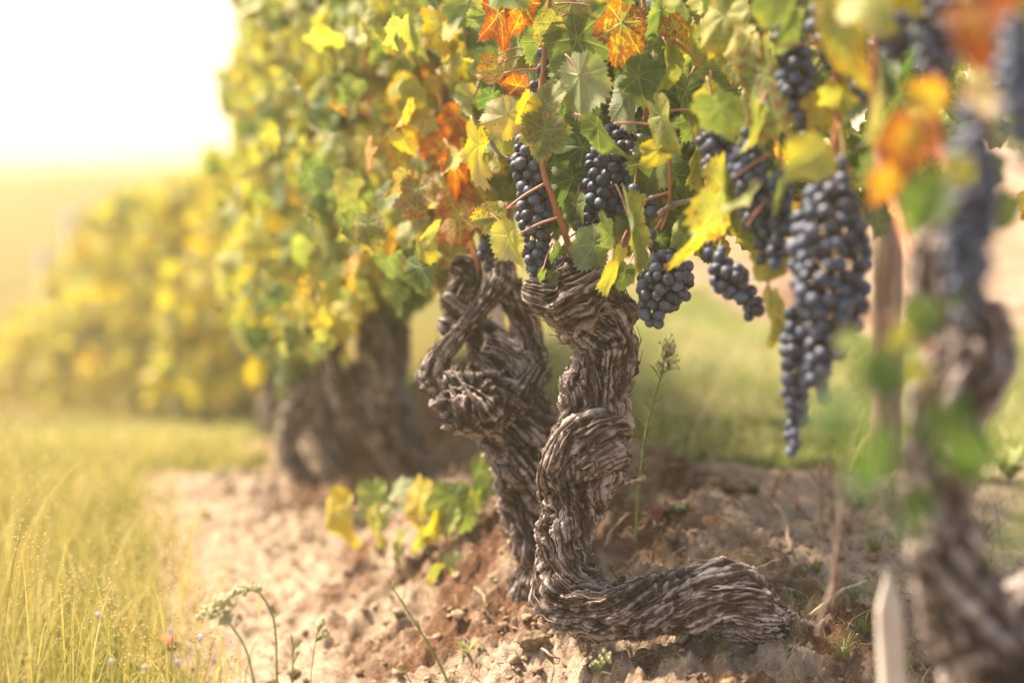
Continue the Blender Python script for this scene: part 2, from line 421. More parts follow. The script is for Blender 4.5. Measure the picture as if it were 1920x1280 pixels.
def ground_z(x, y):
    x = np.atleast_1d(np.asarray(x, float)); y = np.atleast_1d(np.asarray(y, float))
    return base_h(x, y) + detail_h(x, y)
def hit(px, py, dmax=60):
    """first point of the ground under a photo pixel"""
    ds = np.concatenate([np.arange(0.9, 6, 0.01), np.arange(6, dmax, 0.1)])
    pts = CAM + ds[:, None] * (fw + (px - 960) / FPX * rt - (py - 640) / FPX * upv)
    b = pts[:, 2] < ground_z(pts[:, 0], pts[:, 1])
    i = int(np.argmax(b)) if b.any() else len(ds) - 1
    return pts[i], ds[i]

def grown(a, b, d0, g, far):
    dense = np.arange(a, b, d0)
    hi = [b]; st = d0
    while hi[-1] < far: st *= g; hi.append(hi[-1] + st)
    return dense, np.array(hi)
dx_, hx = grown(-1.35, 1.5, 0.006, 1.10, 95)
lo = [-1.35]; st = 0.006
while lo[-1] > -95: st *= 1.10; lo.append(lo[-1] - st)
gx = np.concatenate([np.array(lo[1:])[::-1], dx_, hx])
dy_, hy = grown(1.2, 4.6, 0.0065, 1.07, 98)
lo = [1.2]; st = 0.0065
while lo[-1] > -6: st *= 1.2; lo.append(lo[-1] - st)
gy = np.concatenate([np.array(lo[1:])[::-1], dy_, hy])
GX, GY = np.meshgrid(gx, gy); fx, fy = GX.ravel(), GY.ravel()
gz = ground_z(fx, fy)
u_, s_ = row_us(fx, fy)
pn = np.stack([fx, fy, 0 * fx], 1)
nz = fbm(pn * 2.2, 3, 77)
def grass_mask(x, y, nz=None):
    u, s = row_us(x, y)
    if nz is None: nz = fbm(np.stack([x, y, 0 * x], 1) * 2.2, 3, 77)
    m_right = ss(u, 0.22, 0.34) * (1 - ss(y, 4.5, 4.9) * 0.9) * ss(y, 2.60, 2.80)
    m_left = ss(-u, 0.44, 0.66) * (1 - ss(y, 4.0, 4.3) * 0.4)
    m_mid = ss(y, 3.55, 3.9) * (1 - ss(y, 4.5, 4.8)) * ss(-u, 0.1, 0.25)
    m_far = ss(y, 5.2, 6.0) * 0.9 * ss(-u, -0.2, 0.2)
    m_gap = ss(y, 3.4, 4.0) * ss(u, 0.3, 0.5) * (1 - ss(u, 1.6, 2.0)) * 1.0
    m_slope = ss(y, 4.4, 4.9) * ss(-x / np.maximum(y, .5), -0.05, 0.0) * 0.9
    m = np.maximum.reduce([m_right, m_left, m_mid, m_far, m_gap, m_slope])
    return np.clip(m + 0.45 * nz * (m > 0.03), 0, 1)
gmask = grass_mask(fx, fy, nz)
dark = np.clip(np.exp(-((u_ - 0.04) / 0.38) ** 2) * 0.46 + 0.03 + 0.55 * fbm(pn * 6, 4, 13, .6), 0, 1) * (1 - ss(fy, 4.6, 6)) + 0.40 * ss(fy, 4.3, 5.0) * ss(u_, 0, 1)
farm = ss(fy, 5.2, 7.5) * (1 - ss(u_, 0.5, 6))
nx, ny = len(gx), len(gy)
i = (np.arange(ny - 1)[:, None] * nx + np.arange(nx - 1)[None]).ravel()
gf = np.stack([i, i + 1, i + nx + 1, i + nx], 1)
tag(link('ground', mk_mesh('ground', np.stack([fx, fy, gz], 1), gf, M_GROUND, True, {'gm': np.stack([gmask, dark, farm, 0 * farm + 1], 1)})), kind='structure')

# ------------------------------------------------------------------ leaves
def leaf_outline(th, rs, teeth=19, tooth=0.07, deep=1.0):
    d = np.degrees(th)
    lob = [(0, 1.0, 33), (52, 0.87, 30), (-52, 0.85, 30), (104, 0.72, 30), (-104, 0.73, 30), (146, 0.60, 24), (-146, 0.58, 24)]
    r = np.full_like(d, 0.10)
    for c, l, w in lob:
        l = l * (1 + 0.06 * rs.standard_normal()); c = c + 3 * rs.standard_normal()
        x = np.abs((d - c + 180) % 360 - 180) / w
        r = np.maximum(r, l * (1 - 0.36 * deep * np.clip(x, 0, 9) ** 1.4))
    floor = (0.60 - 0.14 * deep) * (1 - ss(np.abs(d), 128, 176)) + 0.13
    return np.maximum(r, floor)
def leaf_template(rs, na=76, nr=6, curl=0.0, foldk=0.2, wave=0.05, deep=1.0):
    th = np.linspace(-math.pi, math.pi, na, endpoint=False) + math.pi / na
    r = leaf_outline(th, rs, deep=deep)
    if na > 40:
        tt = (np.arange(na) % 2) * 1.0
        r = r * (1 + (tt - 0.5) * 0.12 * (0.5 + 1.0 * rs.random(na)))
    ts = np.linspace(0, 1, nr + 1) ** 0.8; ts[0] = 0.006
    R = r[None] * ts[:, None]
    x = np.sin(th)[None] * R; y = np.cos(th)[None] * R
    rr = np.sqrt(x * x + y * y)
    fold = np.abs((np.degrees(th) + 26) % 52 - 26) / 26.0        # 0 on a vein .. 1 between
    z = 0.045 * fold[None] ** 0.8 * rr * np.minimum(1, 1.3 - rr)
    z = z + foldk * np.abs(x) * 0.9
    z = z - curl * (y + 0.25) ** 2 * np.sign(y + 0.25) * 0.7 - abs(curl) * 0.35 * x * x
    ph = rs.random(4) * 6.28
    z = z + wave * np.sin(3 * th[None] + ph[0]) * rr ** 2 * 1.3 + wave * 0.8 * np.sin(7 * th[None] + ph[1]) * rr ** 3 + wave * 0.6 * np.sin(5 * x + ph[2]) * rr
    v = np.stack([x, y, z], -1).reshape(-1, 3)
    f = tube_faces(nr + 1, na)
    q = np.stack([x, y, 0 * x], -1).reshape(-1, 3)
    t = np.broadcast_to(ts[:, None], x.shape).ravel()
    return v, f, q, t
rs0 = np.random.RandomState(3)
T_HI = [leaf_template(rs0, 76, 6, rs0.uniform(-0.3, 0.7), rs0.uniform(-0.1, 0.5), rs0.uniform(0.04, 0.12), rs0.uniform(0.5, 1.2)) for _ in range(10)]
T_MID = [leaf_template(rs0, 44, 4, rs0.uniform(-0.4, 0.9), rs0.uniform(-0.2, 0.7), rs0.uniform(0.05, 0.16), rs0.uniform(0.5, 1.2)) for _ in range(12)]
T_LO = [leaf_template(rs0, 24, 2, rs0.uniform(-0.4, 0.9), rs0.uniform(-0.2, 0.6), rs0.uniform(0.05, 0.16), rs0.uniform(0.5, 1.1)) for _ in range(8)]

def basis(tip, nrm):
    """columns x,y(tip),z(normal)"""
    y = tip / (np.linalg.norm(tip, axis=-1, keepdims=True) + 1e-9)
    z = nrm - y * np.sum(nrm * y, -1, keepdims=True); z /= np.linalg.norm(z, axis=-1, keepdims=True) + 1e-9
    x = np.cross(y, z)
    return np.stack([x, y, z], -1)
def scatter_leaves(mb, tmpls, pos, tip, nrm, size, lc):
    """many leaves into one mesh builder; lc (K,3) hue, rnd, blotch"""
    B = basis(tip, nrm); which = rng.integers(0, len(tmpls), len(pos))
    for w in range(len(tmpls)):
        k = np.nonzero(which == w)[0]
        if not len(k): continue
        v, f, q, t = tmpls[w]
        V = np.einsum('kij,nj->kni', B[k], v) * size[k][:, None, None] + pos[k][:, None]
        n = len(v)
        F = f[None] + (np.arange(len(k)) * n)[:, None, None]
        A = np.empty((len(k), n, 4)); A[:, :, :3] = lc[k][:, None]; A[:, :, 3] = t[None]
        Q = np.broadcast_to(q[None], (len(k), n, 3)).copy(); Q[:, :, 2] = rng.random(len(k))[:, None] * 40
        mb.add(V.reshape(-1, 3), F.reshape(-1, f.shape[1]), lc=A.reshape(-1, 4), lq=Q.reshape(-1, 3))

# ------------------------------------------------------------------ gnarled wood
def wood_chain(mb, pr, step, nseg, seed, amp=1.0, twist=6.0, knots=1.0, close=True, strips=0, fib=1.0, ck=1.0):
    """pr: list of (x,y,z,r). adds a bark covered, twisted tube with ridges"""
    c, s = resample(np.asarray(pr, float), step)
    cc = c[:, :3]; r = c[:, 3]
    t, a, b = frames(cc)
    nr_ = len(cc); ph = np.linspace(0, 2 * math.pi, nseg, endpoint=False)
    PH = ph[None] + twist * s[:, None] + 0.5 * np.sin(s[:, None] * 9 + seed)
    Rm = float(np.mean(r))
    q = np.stack([np.cos(PH) * Rm, np.sin(PH) * Rm, np.broadcast_to(s[:, None], PH.shape)], -1).reshape(-1, 3)
    q = q + seed * 3.17
    d0 = np.stack([np.cos(ph)[None, :, None] * a[:, None] + np.sin(ph)[None, :, None] * b[:, None]], 0)[0].reshape(-1, 3)
    p0 = np.repeat(cc, nseg, axis=0); rr = np.repeat(r, nseg)
    base = p0 + d0 * rr[:, None]
    w = np.stack([fbm(base * 22 + 3, 2, seed), fbm(base * 22 + 9, 2, seed + 1), fbm(base * 22 + 5, 2, seed + 2)], 1)
    qq = q * np.array([1, 1, 0.075]) + w * 0.0042
    F = 62.0 * fib
    crk = lambda n_, k_: 2 * np.minimum(1, np.abs(n_) * k_) ** 0.75 - 1
    r1 = 0.75 * crk(vn(qq * F, seed + 3), 3.4) + 0.25 * (1 - 2 * np.abs(vn(qq * F * 1.3, seed + 13)))
    r2 = crk(vn(qq * F * 2.4 + 5, seed + 4), 2.6)
    r3 = 1 - np.abs(vn(qq * np.array([1, 1, 1.4]) * F * 4.6, seed + 5)) * 2.0
    lump = fbm(base * 20, 3, seed + 6)
    chunk = fbm(base * 85 + w * 3, 4, seed + 7, 0.62); chunk = np.sign(chunk) * np.abs(chunk) ** 0.8
    micro = vn(base * 420, seed + 8)
    mod = 0.40 + 0.60 * np.clip(fbm(base * 14, 2, seed + 9) * 2 + 0.5, 0, 1)
    k = np.clip(rr / 0.035, 0.25, 1.2)
    pa = np.clip(fbm(base * 17, 2, seed + 31) * 2.4 + 0.6, 0, 1)
    dis = amp * k * (0.0056 * r1 * (0.2 + 0.8 * pa) + 0.0038 * r2 * (0.45 + 0.55 * pa) + 0.0021 * r3 + 0.018 * knots * lump + (0.0046 + 0.0050 * (1 - pa)) * chunk * ck + 0.0013 * micro)
    v = base + d0 * dis[:, None]
    hgt = np.clip(0.40 + 0.28 * r1 * mod + 0.28 * r2 + 0.22 * r3 + 0.42 * chunk * ck, 0, 1)
    end = [cc[0] - t[0] * r[0] * 0.25, cc[-1] + t[-1] * r[-1] * 0.25]
    v = np.vstack([v, end]); q2 = np.vstack([q, q[:1], q[-1:]]); h2 = np.append(hgt, [0.3, 0.3])
    j = np.arange(nseg); j2 = (j + 1) % nseg
    tri = np.concatenate([np.stack([j2, j, np.full(nseg, nr_ * nseg)], 1), np.stack([(nr_ - 1) * nseg + j, (nr_ - 1) * nseg + j2, np.full(nseg, nr_ * nseg + 1)], 1)])
    mb.add(v, [tube_faces(nr_, nseg), tri], bq=q2, bh=h2)
    # peeling strips of bark following the grain
    rs = np.random.RandomState(seed + 99)
    grid = v[:nr_ * nseg].reshape(nr_, nseg, 3); dg = d0.reshape(nr_, nseg, 3)
    for _ in range(strips):
        L = int(rs.uniform(0.018, 0.06) / step); L = min(L, nr_ - 3)
        i0 = rs.randint(0, nr_ - L); ph0 = rs.uniform(0, 2 * math.pi)
        m = 8; ii = np.linspace(i0, i0 + L, m).astype(int)
        jj = ((ph0 - twist * (s[ii] - s[i0]) + rs.uniform(-3, 3) * (s[ii] - s[i0])) / (2 * math.pi) * nseg).astype(int) % nseg
        pts = grid[ii, jj]; nn = dg[ii, jj]
        x = np.linspace(0, 1, m)
        liftA = rs.uniform(0.0005, 0.002); e = rs.uniform(0, 0.009) if rs.rand() < 0.8 else rs.uniform(0.008, 0.018); e0 = rs.uniform(0, 0.004)
        lift = liftA + e * np.clip((x - 0.55) / 0.45, 0, 1) ** 2 + e0 * np.clip((0.3 - x) / 0.3, 0, 1) ** 2
        pts = pts + nn * lift[:, None] + rs.standard_normal((m, 3)) * 0.0007
        tt = np.gradient(pts, axis=0); tt /= np.linalg.norm(tt, axis=1)[:, None] + 1e-9
        sd2 = np.cross(tt, nn); wd = rs.uniform(0.0009, 0.0026) * np.sin(np.clip(x * 0.9 + 0.08, 0, 1) * math.pi) ** 0.5
        th_ = 0.0006
        ring = np.stack([pts + sd2 * wd[:, None], pts + nn * th_, pts - sd2 * wd[:, None], pts - nn * th_], 1).reshape(-1, 3)
        hh = rs.uniform(0.4, 0.95)
        mb.add(ring, tube_faces(m, 4), bq=np.repeat(q.reshape(nr_, nseg, 3)[ii, jj], 4, axis=0) + rs.uniform(0, 1), bh=np.full(4 * m, hh))
def chain_px(lst, d):
    """(px,py,rpx[,depth offset]) -> xyz r"""
    out = []
    for e in lst:
        dd = d + (e[3] if len(e) > 3 else 0)
        out.append([*P(e[0], e[1], dd), PR(e[2], dd)])
    return out

# ------------------------------------------------------------------ vines
GV = 'old gnarled grape vines of the near row'
vA = thing('grape_vine', 'sharp gnarled vine with a coiled trunk and its thick root elbow lying on the bank', 'grape vine', GV, tuple(P(1070, 1140, 2.0)))
vB = thing('grape_vine', 'gnarled vine with a big round burl and a pale stake behind its arms', 'grape vine', GV, tuple(P(1010, 1040, 2.26)))
vC = thing('grape_vine', 'blurred vine with a thick straight stump left of the burled vine', 'grape vine', GV, tuple(P(760, 890, 3.3)))
vD = thing('grape_vine', 'blurred vine with a bowed thin trunk, leftmost trunk of the near row', 'grape vine', GV, tuple(P(570, 920, 3.75)))
vE = thing('grape_vine', 'very blurred closest vine at the right edge, with green shoots low on its leaning trunk', 'grape vine', GV, tuple(P(1850, 1290, 1.3)))
vF = thing('grape_vine', 'far end vine of the near row, whose leaves stand against the white sky', 'grape vine', GV, tuple(P(500, 820, 4.9)))

# ---- vine A trunk
m = MB()
wood_chain(m, chain_px([(1290, 1124, 46, -0.02), (1200, 1140, 45, -0.03), (1130, 1146, 48, -0.03), (1074, 1116, 54, -0.01),
    (1058, 1050, 43), (1066, 985, 45), (1082, 925, 54), (1096, 872, 64, -0.01), (1108, 815, 58), (1118, 760, 49), (1130, 700, 50), (1140, 650, 48), (1112, 600, 50), (1098, 560, 40)], 2.0),
    0.0016, 250, 11, 1.05, 9.0, 1.0, strips=520)
# coil that wraps round the thick middle
wood_chain(m, chain_px([(1022, 930, 14, 0.02), (1036, 870, 24, -0.03), (1075, 822, 30, -0.045), (1130, 800, 30, -0.04), (1165, 815, 18, 0.0)], 2.0), 0.0018, 120, 23, 0.9, 12.0, 0.7, strips=60)
wood_chain(m, chain_px([(1060, 800, 14, 0.0), (1085, 760, 26, -0.02), (1075, 735, 20, -0.01)], 2.0), 0.002, 80, 29, 1.0, 5.0, 1.0, strips=14)
wood_chain(m, chain_px([(1040, 900, 14, -.02), (1085, 868, 26, -0.05), (1135, 852, 28, -0.045), (1170, 862, 16, 0.0)], 2.0), 0.0018, 110, 24, 0.9, 12.0, 0.7, strips=40)
# head
wood_chain(m, chain_px([(1150, 640, 30), (1152, 590, 36, -0.01), (1120, 565, 46, -0.01), (1075, 560, 56, -0.02), (1040, 562, 44, -0.02), (1010, 548, 26, -0.02), (993, 538, 16, -0.01)], 2.0), 0.0017, 180, 31, 1.2, 14.0, 1.2, strips=160)
wood_chain(m, chain_px([(1062, 580, 40), (1066, 535, 36), (1072, 500, 24), (1074, 484, 15)], 2.0), 0.0018, 120, 37, 1.1, 10.0, 1.0, strips=60)
wood_chain(m, chain_px([(1110, 585, 30), (1140, 560, 28, 0.02), (1155, 535, 16, 0.02)], 2.0), 0.0018, 90, 41, 1.1, 10.0, 1.0, strips=30)
# spur on the elbow and shreds at the right edge
wood_chain(m, chain_px([(1085, 620, 34, 0.0), (1100, 600, 40, -0.01), (1130, 640, 36, -0.01)], 2.0), 0.002, 100, 43, 1.3, 10.0, 1.2, strips=30)
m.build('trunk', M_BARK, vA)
m = MB(); wood_chain(m, chain_px([(1490, 1235, 46, 0.08), (1445, 1195, 58, 0.05), (1385, 1142, 68, .01), (1325, 1122, 62, -.01), (1265, 1128, 56, -0.015), (1225, 1138, 40, -.02)], 2.0), 0.0018, 260, 12, 0.6, 6.0, 1.1, strips=90, ck=0.7, fib=1.3); m.build('thick_root', M_BARK2, vA)
for pts in ([(1290, 1180, 9), (1275, 1200, 6), (1262, 1215, 4), (1235, 1240, 3), (1180, 1262, 2)], [(1320, 1185, 10), (1350, 1205, 8), (1395, 1228, 5), (1430, 1240, 3)],
            [(1060, 1170, 8), (1054, 1186, 6), (1050, 1196, 3)], [(1260, 1205, 5), (1250, 1225, 4), (1262, 1240, 2)], [(1160, 905, 9, 0.03), (1185, 900, 5, 0.03), (1210, 893, 2.5, 0.03)],
            [(1350, 1190, 7), (1330, 1210, 5), (1300, 1222, 3)]):
    m = MB(); wood_chain(m, chain_px(pts, 2.0), 0.002, 28, 51 + len(pts), 0.6, 3, 0.6); m.build('rootlet', M_BARK2, vA)
# ---- vine B
m = MB()
DB = 2.24
wood_chain(m, chain_px([(1030, 1085, 60, 0.03), (1012, 1010, 54), (994, 950, 52), (978, 885, 56), (964, 830, 60), (935, 780, 60), (905, 745, 62, -0.02), (892, 715, 44, -0.02)], DB), 0.002, 200, 61, 1.15, 4.0, 1.2, strips=150)
wood_chain(m, chain_px([(1035, 890, 20), (1020, 840, 36), (995, 790, 38), (965, 740, 40), (955, 690, 44), (935, 655, 40), (915, 640, 28)], DB), 0.002, 150, 67, 1.1, 7.0, 1.2, strips=110)
wood_chain(m, chain_px([(915, 800, 26, -0.05), (893, 768, 48, -0.06), (885, 735, 44, -0.05), (890, 700, 24, -0.03)], DB), 0.002, 150, 71, 1.4, 11.0, 1.3, fib=1.5, strips=60, ck=2.0)   # burl
wood_chain(m, chain_px([(870, 760, 26, -0.02), (838, 735, 30, -0.02), (812, 708, 24, -0.01), (793, 690, 12)], DB), 0.002, 100, 73, 1.2, 4.0, 1.2, strips=40)
wood_chain(m, chain_px([(806, 712, 17, -0.02), (822, 675, 17, -0.03), (850, 638, 15, -0.04), (885, 598, 15, -0.04), (915, 560, 17, -0.03), (938, 528, 22, -0.02), (948, 500, 15)], DB), 0.002, 100, 79, 0.9, 8.0, 0.8, strips=70)
wood_chain(m, chain_px([(925, 665, 36, 0.03), (905, 640, 28, 0.03), (878, 605, 20, 0.05), (862, 575, 22, 0.05), (868, 545, 22, 0.04), (880, 520, 20, 0.04), (862, 503, 20, 0.04), (846, 498, 12, 0.04)], DB), 0.002, 110, 83, 1.4, 5.0, 1.5, strips=50)
wood_chain(m, chain_px([(862, 585, 16, 0.03), (838, 562, 15, 0.02), (828, 556, 8, 0.02)], DB), 0.002, 60, 84, 1.2, 5.0, 1.2, strips=8)
wood_chain(m, chain_px([(860, 622, 16, 0.03), (835, 608, 15, 0.02), (823, 602, 8, 0.02)], DB), 0.002, 60, 85, 1.2, 5.0, 1.2, strips=8)
wood_chain(m, chain_px([(985, 710, 34), (992, 660, 26, 0.01), (985, 610, 22, 0.01), (968, 570, 23), (950, 535, 24)], DB), 0.002, 100, 89, 1.1, 6.0, 1.1, strips=50)
wood_chain(m, chain_px([(970, 745, 22, -0.04), (1000, 705, 18, -0.03), (1014, 682, 14, -0.02)], DB), 0.002, 70, 91, 1.0, 6.0, 1.1, strips=20)
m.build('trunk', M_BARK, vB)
# ---- vine C, D, F, E
DC = 3.3
m = MB()
wood_chain(m, chain_px([(800, 925, 46), (775, 880, 38), (748, 825, 38), (724, 775, 33), (712, 735, 30), (700, 690, 24), (704, 640, 26), (690, 600, 22)], DC), 0.004, 90, 101, 1.1, 5.0, 1.1, strips=40)
wood_chain(m, chain_px([(740, 800, 28), (738, 740, 24, 0.05), (735, 680, 26, 0.05), (738, 620, 24, 0.05), (730, 570, 18, 0.05)], DC), 0.004, 70, 103, 1.3, 5.0, 1.6)
wood_chain(m, chain_px([(755, 870, 22), (700, 800, 22), (660, 745, 30), (635, 700, 28), (622, 650, 20), (640, 600, 16), (650, 560, 12)], DC), 0.004, 80, 107, 1.1, 5.0, 1.1)
m.build('trunk', M_BARK, vC)
DD = 3.75
m = MB()
wood_chain(m, chain_px([(590, 950, 26), (565, 895, 20), (538, 845, 19), (545, 800, 20), (565, 765, 24), (600, 735, 28), (610, 690, 24), (600, 640, 16)], DD), 0.004, 70, 109, 1.0, 5.0, 1.2)
wood_chain(m, chain_px([(640, 900, 24), (622, 840, 22), (606, 790, 22), (594, 740, 24), (560, 700, 26), (540, 660, 18)], DD), 0.004, 80, 113, 1.1, 5.0, 1.3)
m.build('trunk', M_BARK, vD)
m = MB()
wood_chain(m, chain_px([(505, 850, 17), (500, 790, 14), (515, 740, 14), (500, 700, 12), (490, 640, 8)], 4.9), 0.006, 40, 127, 1.0, 5.0, 1.2)
m.build('trunk', M_BARK, vF)
m = MB()
wood_chain(m, chain_px([(1945, 1420, 95, 0.0), (1880, 1290, 85), (1835, 1180, 66), (1795, 1090, 58), (1765, 1000, 52), (1750, 920, 50), (1752, 850, 56), (1775, 770, 66), (1808, 700, 64, 0.02), (1812, 640, 66, 0.03), (1785, 580, 66, 0.03), (1765, 520, 58, 0.03), (1800, 450, 44, 0.05)], 1.27), 0.0025, 150, 131, 1.2, 6.0, 1.3, strips=80)
wood_chain(m, chain_px([(1850, 1220, 50, 0.03), (1900, 1150, 40, 0.06), (1960, 1100, 36, 0.08)], 1.27), 0.003, 80, 133, 1.2, 5.0, 1.2)
m.build('trunk', M_BARK, vE)

# ---- canes (the year's shoots)
def cane(vine, pts, d, r0, r1, mat=None, name='cane', nodes=True):
    p = np.array([P(e[0], e[1], d + (e[2] if len(e) > 2 else 0)) for e in pts])
    n = 40; c = catmull(p, n); r = np.linspace(PR(r0, d), PR(r1, d), n)
    if nodes:
        r = r * (1 + 0.35 * (np.abs((np.arange(n) % 9) - 4) < 0.5))
    c = c + 0.0012 * np.stack([vn(c * 35 + k, k) for k in range(3)], 1)
    mb = MB(); v, f = tube(c, r, 9); mb.add(v, f); return mb.build(name, mat or M_CANE, vine)
cane(vA, [(1074, 490), (1066, 455), (1045, 400, -0.02), (1022, 330, -0.02), (1008, 260), (1020, 120), (1035, -60)], 1.99, 6.5, 5)
cane(vA, [(1140, 560), (1165, 480, .03), (1200, 360, .05), (1210, 200, .05), (1205, -60, .05)], 2.0, 6, 4.5)
cane(vA, [(1100, 520), (1110, 400, .06), (1095, 250, .08), (1110, 60, .08), (1112, -60, .08)], 2.0, 5.5, 4)
cane(vA, [(1255, 255), (1256, 330, -.01), (1253, 380), (1240, 430)], 1.93, 3.2, 2.6)
cane(vA, [(1233, 402), (1262, 385), (1292, 377), (1335, 362, -.03)], 1.93, 6, 4.5, M_OLDCANE, 'old_cane')
cane(vA, [(918, 262), (935, 290), (960, 300), (985, 305)], 2.05, 4, 2, M_OLDCANE, 'old_cane')
cane(vB, [(1014, 682, -.02), (1012, 640), (1002, 595), (975, 545), (960, 500), (950, 380)], 2.34, 9, 6)
cane(vB, [(945, 510), (925, 440), (900, 300), (905, 100), (900, -60)], 2.38, 6, 5)
cane(vB, [(860, 505), (850, 400, .05), (830, 220, .08), (845, 20, .08), (840, -60, .08)], 2.4, 6, 5)
cane(vC, [(678, 548), (700, 515), (722, 490), (740, 470)], 3.1, 6, 4, M_OLDCANE, 'old_cane')
cane(vC, [(690, 600), (700, 450), (690, 250), (710, 0), (710, -60)], 3.3, 5, 4)
cane(vC, [(735, 575), (760, 450), (770, 250), (790, -60)], 3.3, 5, 4)
cane(vD, [(600, 640), (610, 450), (600, 200), (600, -60)], 3.75, 4, 3)
cane(vE, [(1565, 300), (1572, 200), (1568, 100), (1580, -60)], 1.62, 8, 7)
cane(vE, [(1720, 520), (1690, 420, .05), (1640, 250, .1), (1650, -60, .1)], 1.35, 9, 8)
cane(vE, [(1800, 450), (1760, 250, .05), (1740, 60, .05), (1750, -60, .05)], 1.32, 9, 8)

# ------------------------------------------------------------------ canopy of the row
def canopy_bottom(px):
    return np.interp(px, [380, 430, 470, 540, 600, 650, 700, 760, 830, 880, 1000, 1150, 1300, 1450, 1600, 1750, 1920], [300, 560, 640, 690, 660, 610, 590, 560, 505, 430, 380, 440, 450, 430, 400, 350, 350])
def project(p):
    q = p - CAM; d = q @ fw
    return 960 + (q @ rt) / d * FPX, 640 - (q @ upv) / d * FPX, d
K = 38000
yy = rng.uniform(0.95, 5.7, K); uu = rng.normal(0.0, 0.13, K); uu = np.clip(uu, -0.34, 0.45); uu = np.where((rng.random(K) < 0.5) & (yy < 2.8), rng.uniform(0.1, 0.55, K), uu); zz = rng.uniform(-0.75, 0.75, K) + CAMZ
yy = np.where(rng.random(K) < 0.35, rng.uniform(3.2, 5.9, K), yy)
pos = np.stack([RX + RS * (yy - RY), yy], 1) + uu[:, None] * _n[None]
pos = np.column_stack([pos, zz])
px, py, dd = project(pos)
jit = rng.normal(0, 16, K)
keep = (py < canopy_bottom(px) + jit - 12) & (py > -100) & (px < 2080) & (px > 432 + 34 * vn(np.column_stack([py / 55, 0 * py, 0 * py]), 8) + rng.normal(0, 10, K))
# keep the sharp heart of the picture clear in front: bunches and hand-placed leaves go there
heart = (px > 870) & (px < 1330) & (dd < 2.07) & (py > -30)
right = (px > 1290) & (px < 1930) & (dd < 1.75) & (py > -60) & (rng.random(K) < 0.90)
keep &= ~heart & ~right & (dd > 1.3)
keep &= ~((dd < 2.15) & (px < 905)) & ~((dd < 2.2) & (uu < -0.22) & (px < 1330))
far_side = (px > 1330) & (dd < 1.75) & (uu < -0.02) & (rng.random(K) < 0.75)
keep &= ~far_side
# gap rows: fewer deep leaves at the lower fringe
pos = pos[keep]; px = px[keep]; py = py[keep]; dd = dd[keep]; uu = uu[keep]
K = len(pos)
# hue zones as the photograph shows them
orange = np.exp(-((px - 800) / 105) ** 2) * ss(py, 20, 200) * np.exp(-((py - 300) / 190) ** 2)
clump = fbm(np.column_stack([px / 110, py / 110, 0 * px]), 2, 5)
hue = 0.33 + 0.13 * rng.standard_normal(K) + 0.20 * clump + 0.36 * orange
hue += 0.08 * ss(-px, -820, -600) + 0.10 * ss(-px, -640, -430) + 0.12 * (px > 1330) * (dd < 1.8)  # yellower leaves to the left, raised further to imitate the glow there
hue -= 0.14 * ((px > 900) & (dd > 2.05))
hue -= 0.10 * (np.exp(-((px - 760) / 120) ** 2) * ss(py, 420, 520))
hue += 0.10 * (np.exp(-((px - 660) / 60) ** 2) * ss(py, 420, 520))
hue = np.where((px < 660) & (rng.random(K) < .93), np.minimum(hue, 0.50 + 0.05 * rng.standard_normal(K)), hue)
hue = np.clip(hue, 0.02, 0.97)
blo = np.clip(rng.normal(0.25, 0.25, K) + 0.5 * orange, 0, 1)
size = rng.uniform(0.026, 0.050, K)
tip = np.column_stack([rng.normal(0, 0.45, K), rng.normal(0, 0.45, K), -0.9 + 0.45 * rng.standard_normal(K)])
side = np.array([-_n[0], -_n[1] - 0.25, 0.35])
nrm = side[None] + rng.normal(0, 0.65, (K, 3))
lc = np.stack([hue, rng.random(K), blo], 1)
vines = [(vE, 1.27), (vA, 2.0), (vB, 2.4), (vC, 3.3), (vD, 3.9), (vF, 4.9)]
own = np.argmin(np.abs(dd[:, None] - np.array([v[1] for v in vines])[None]), 1)
for k, (vo, _) in enumerate(vines):
    mb = MB(); sel = np.nonzero(own == k)[0]
    tm = T_MID if k <= 3 else T_LO
    scatter_leaves(mb, tm, pos[sel], tip[sel], nrm[sel], size[sel], lc[sel])
    mb.build('foliage', M_LEAF, vo)

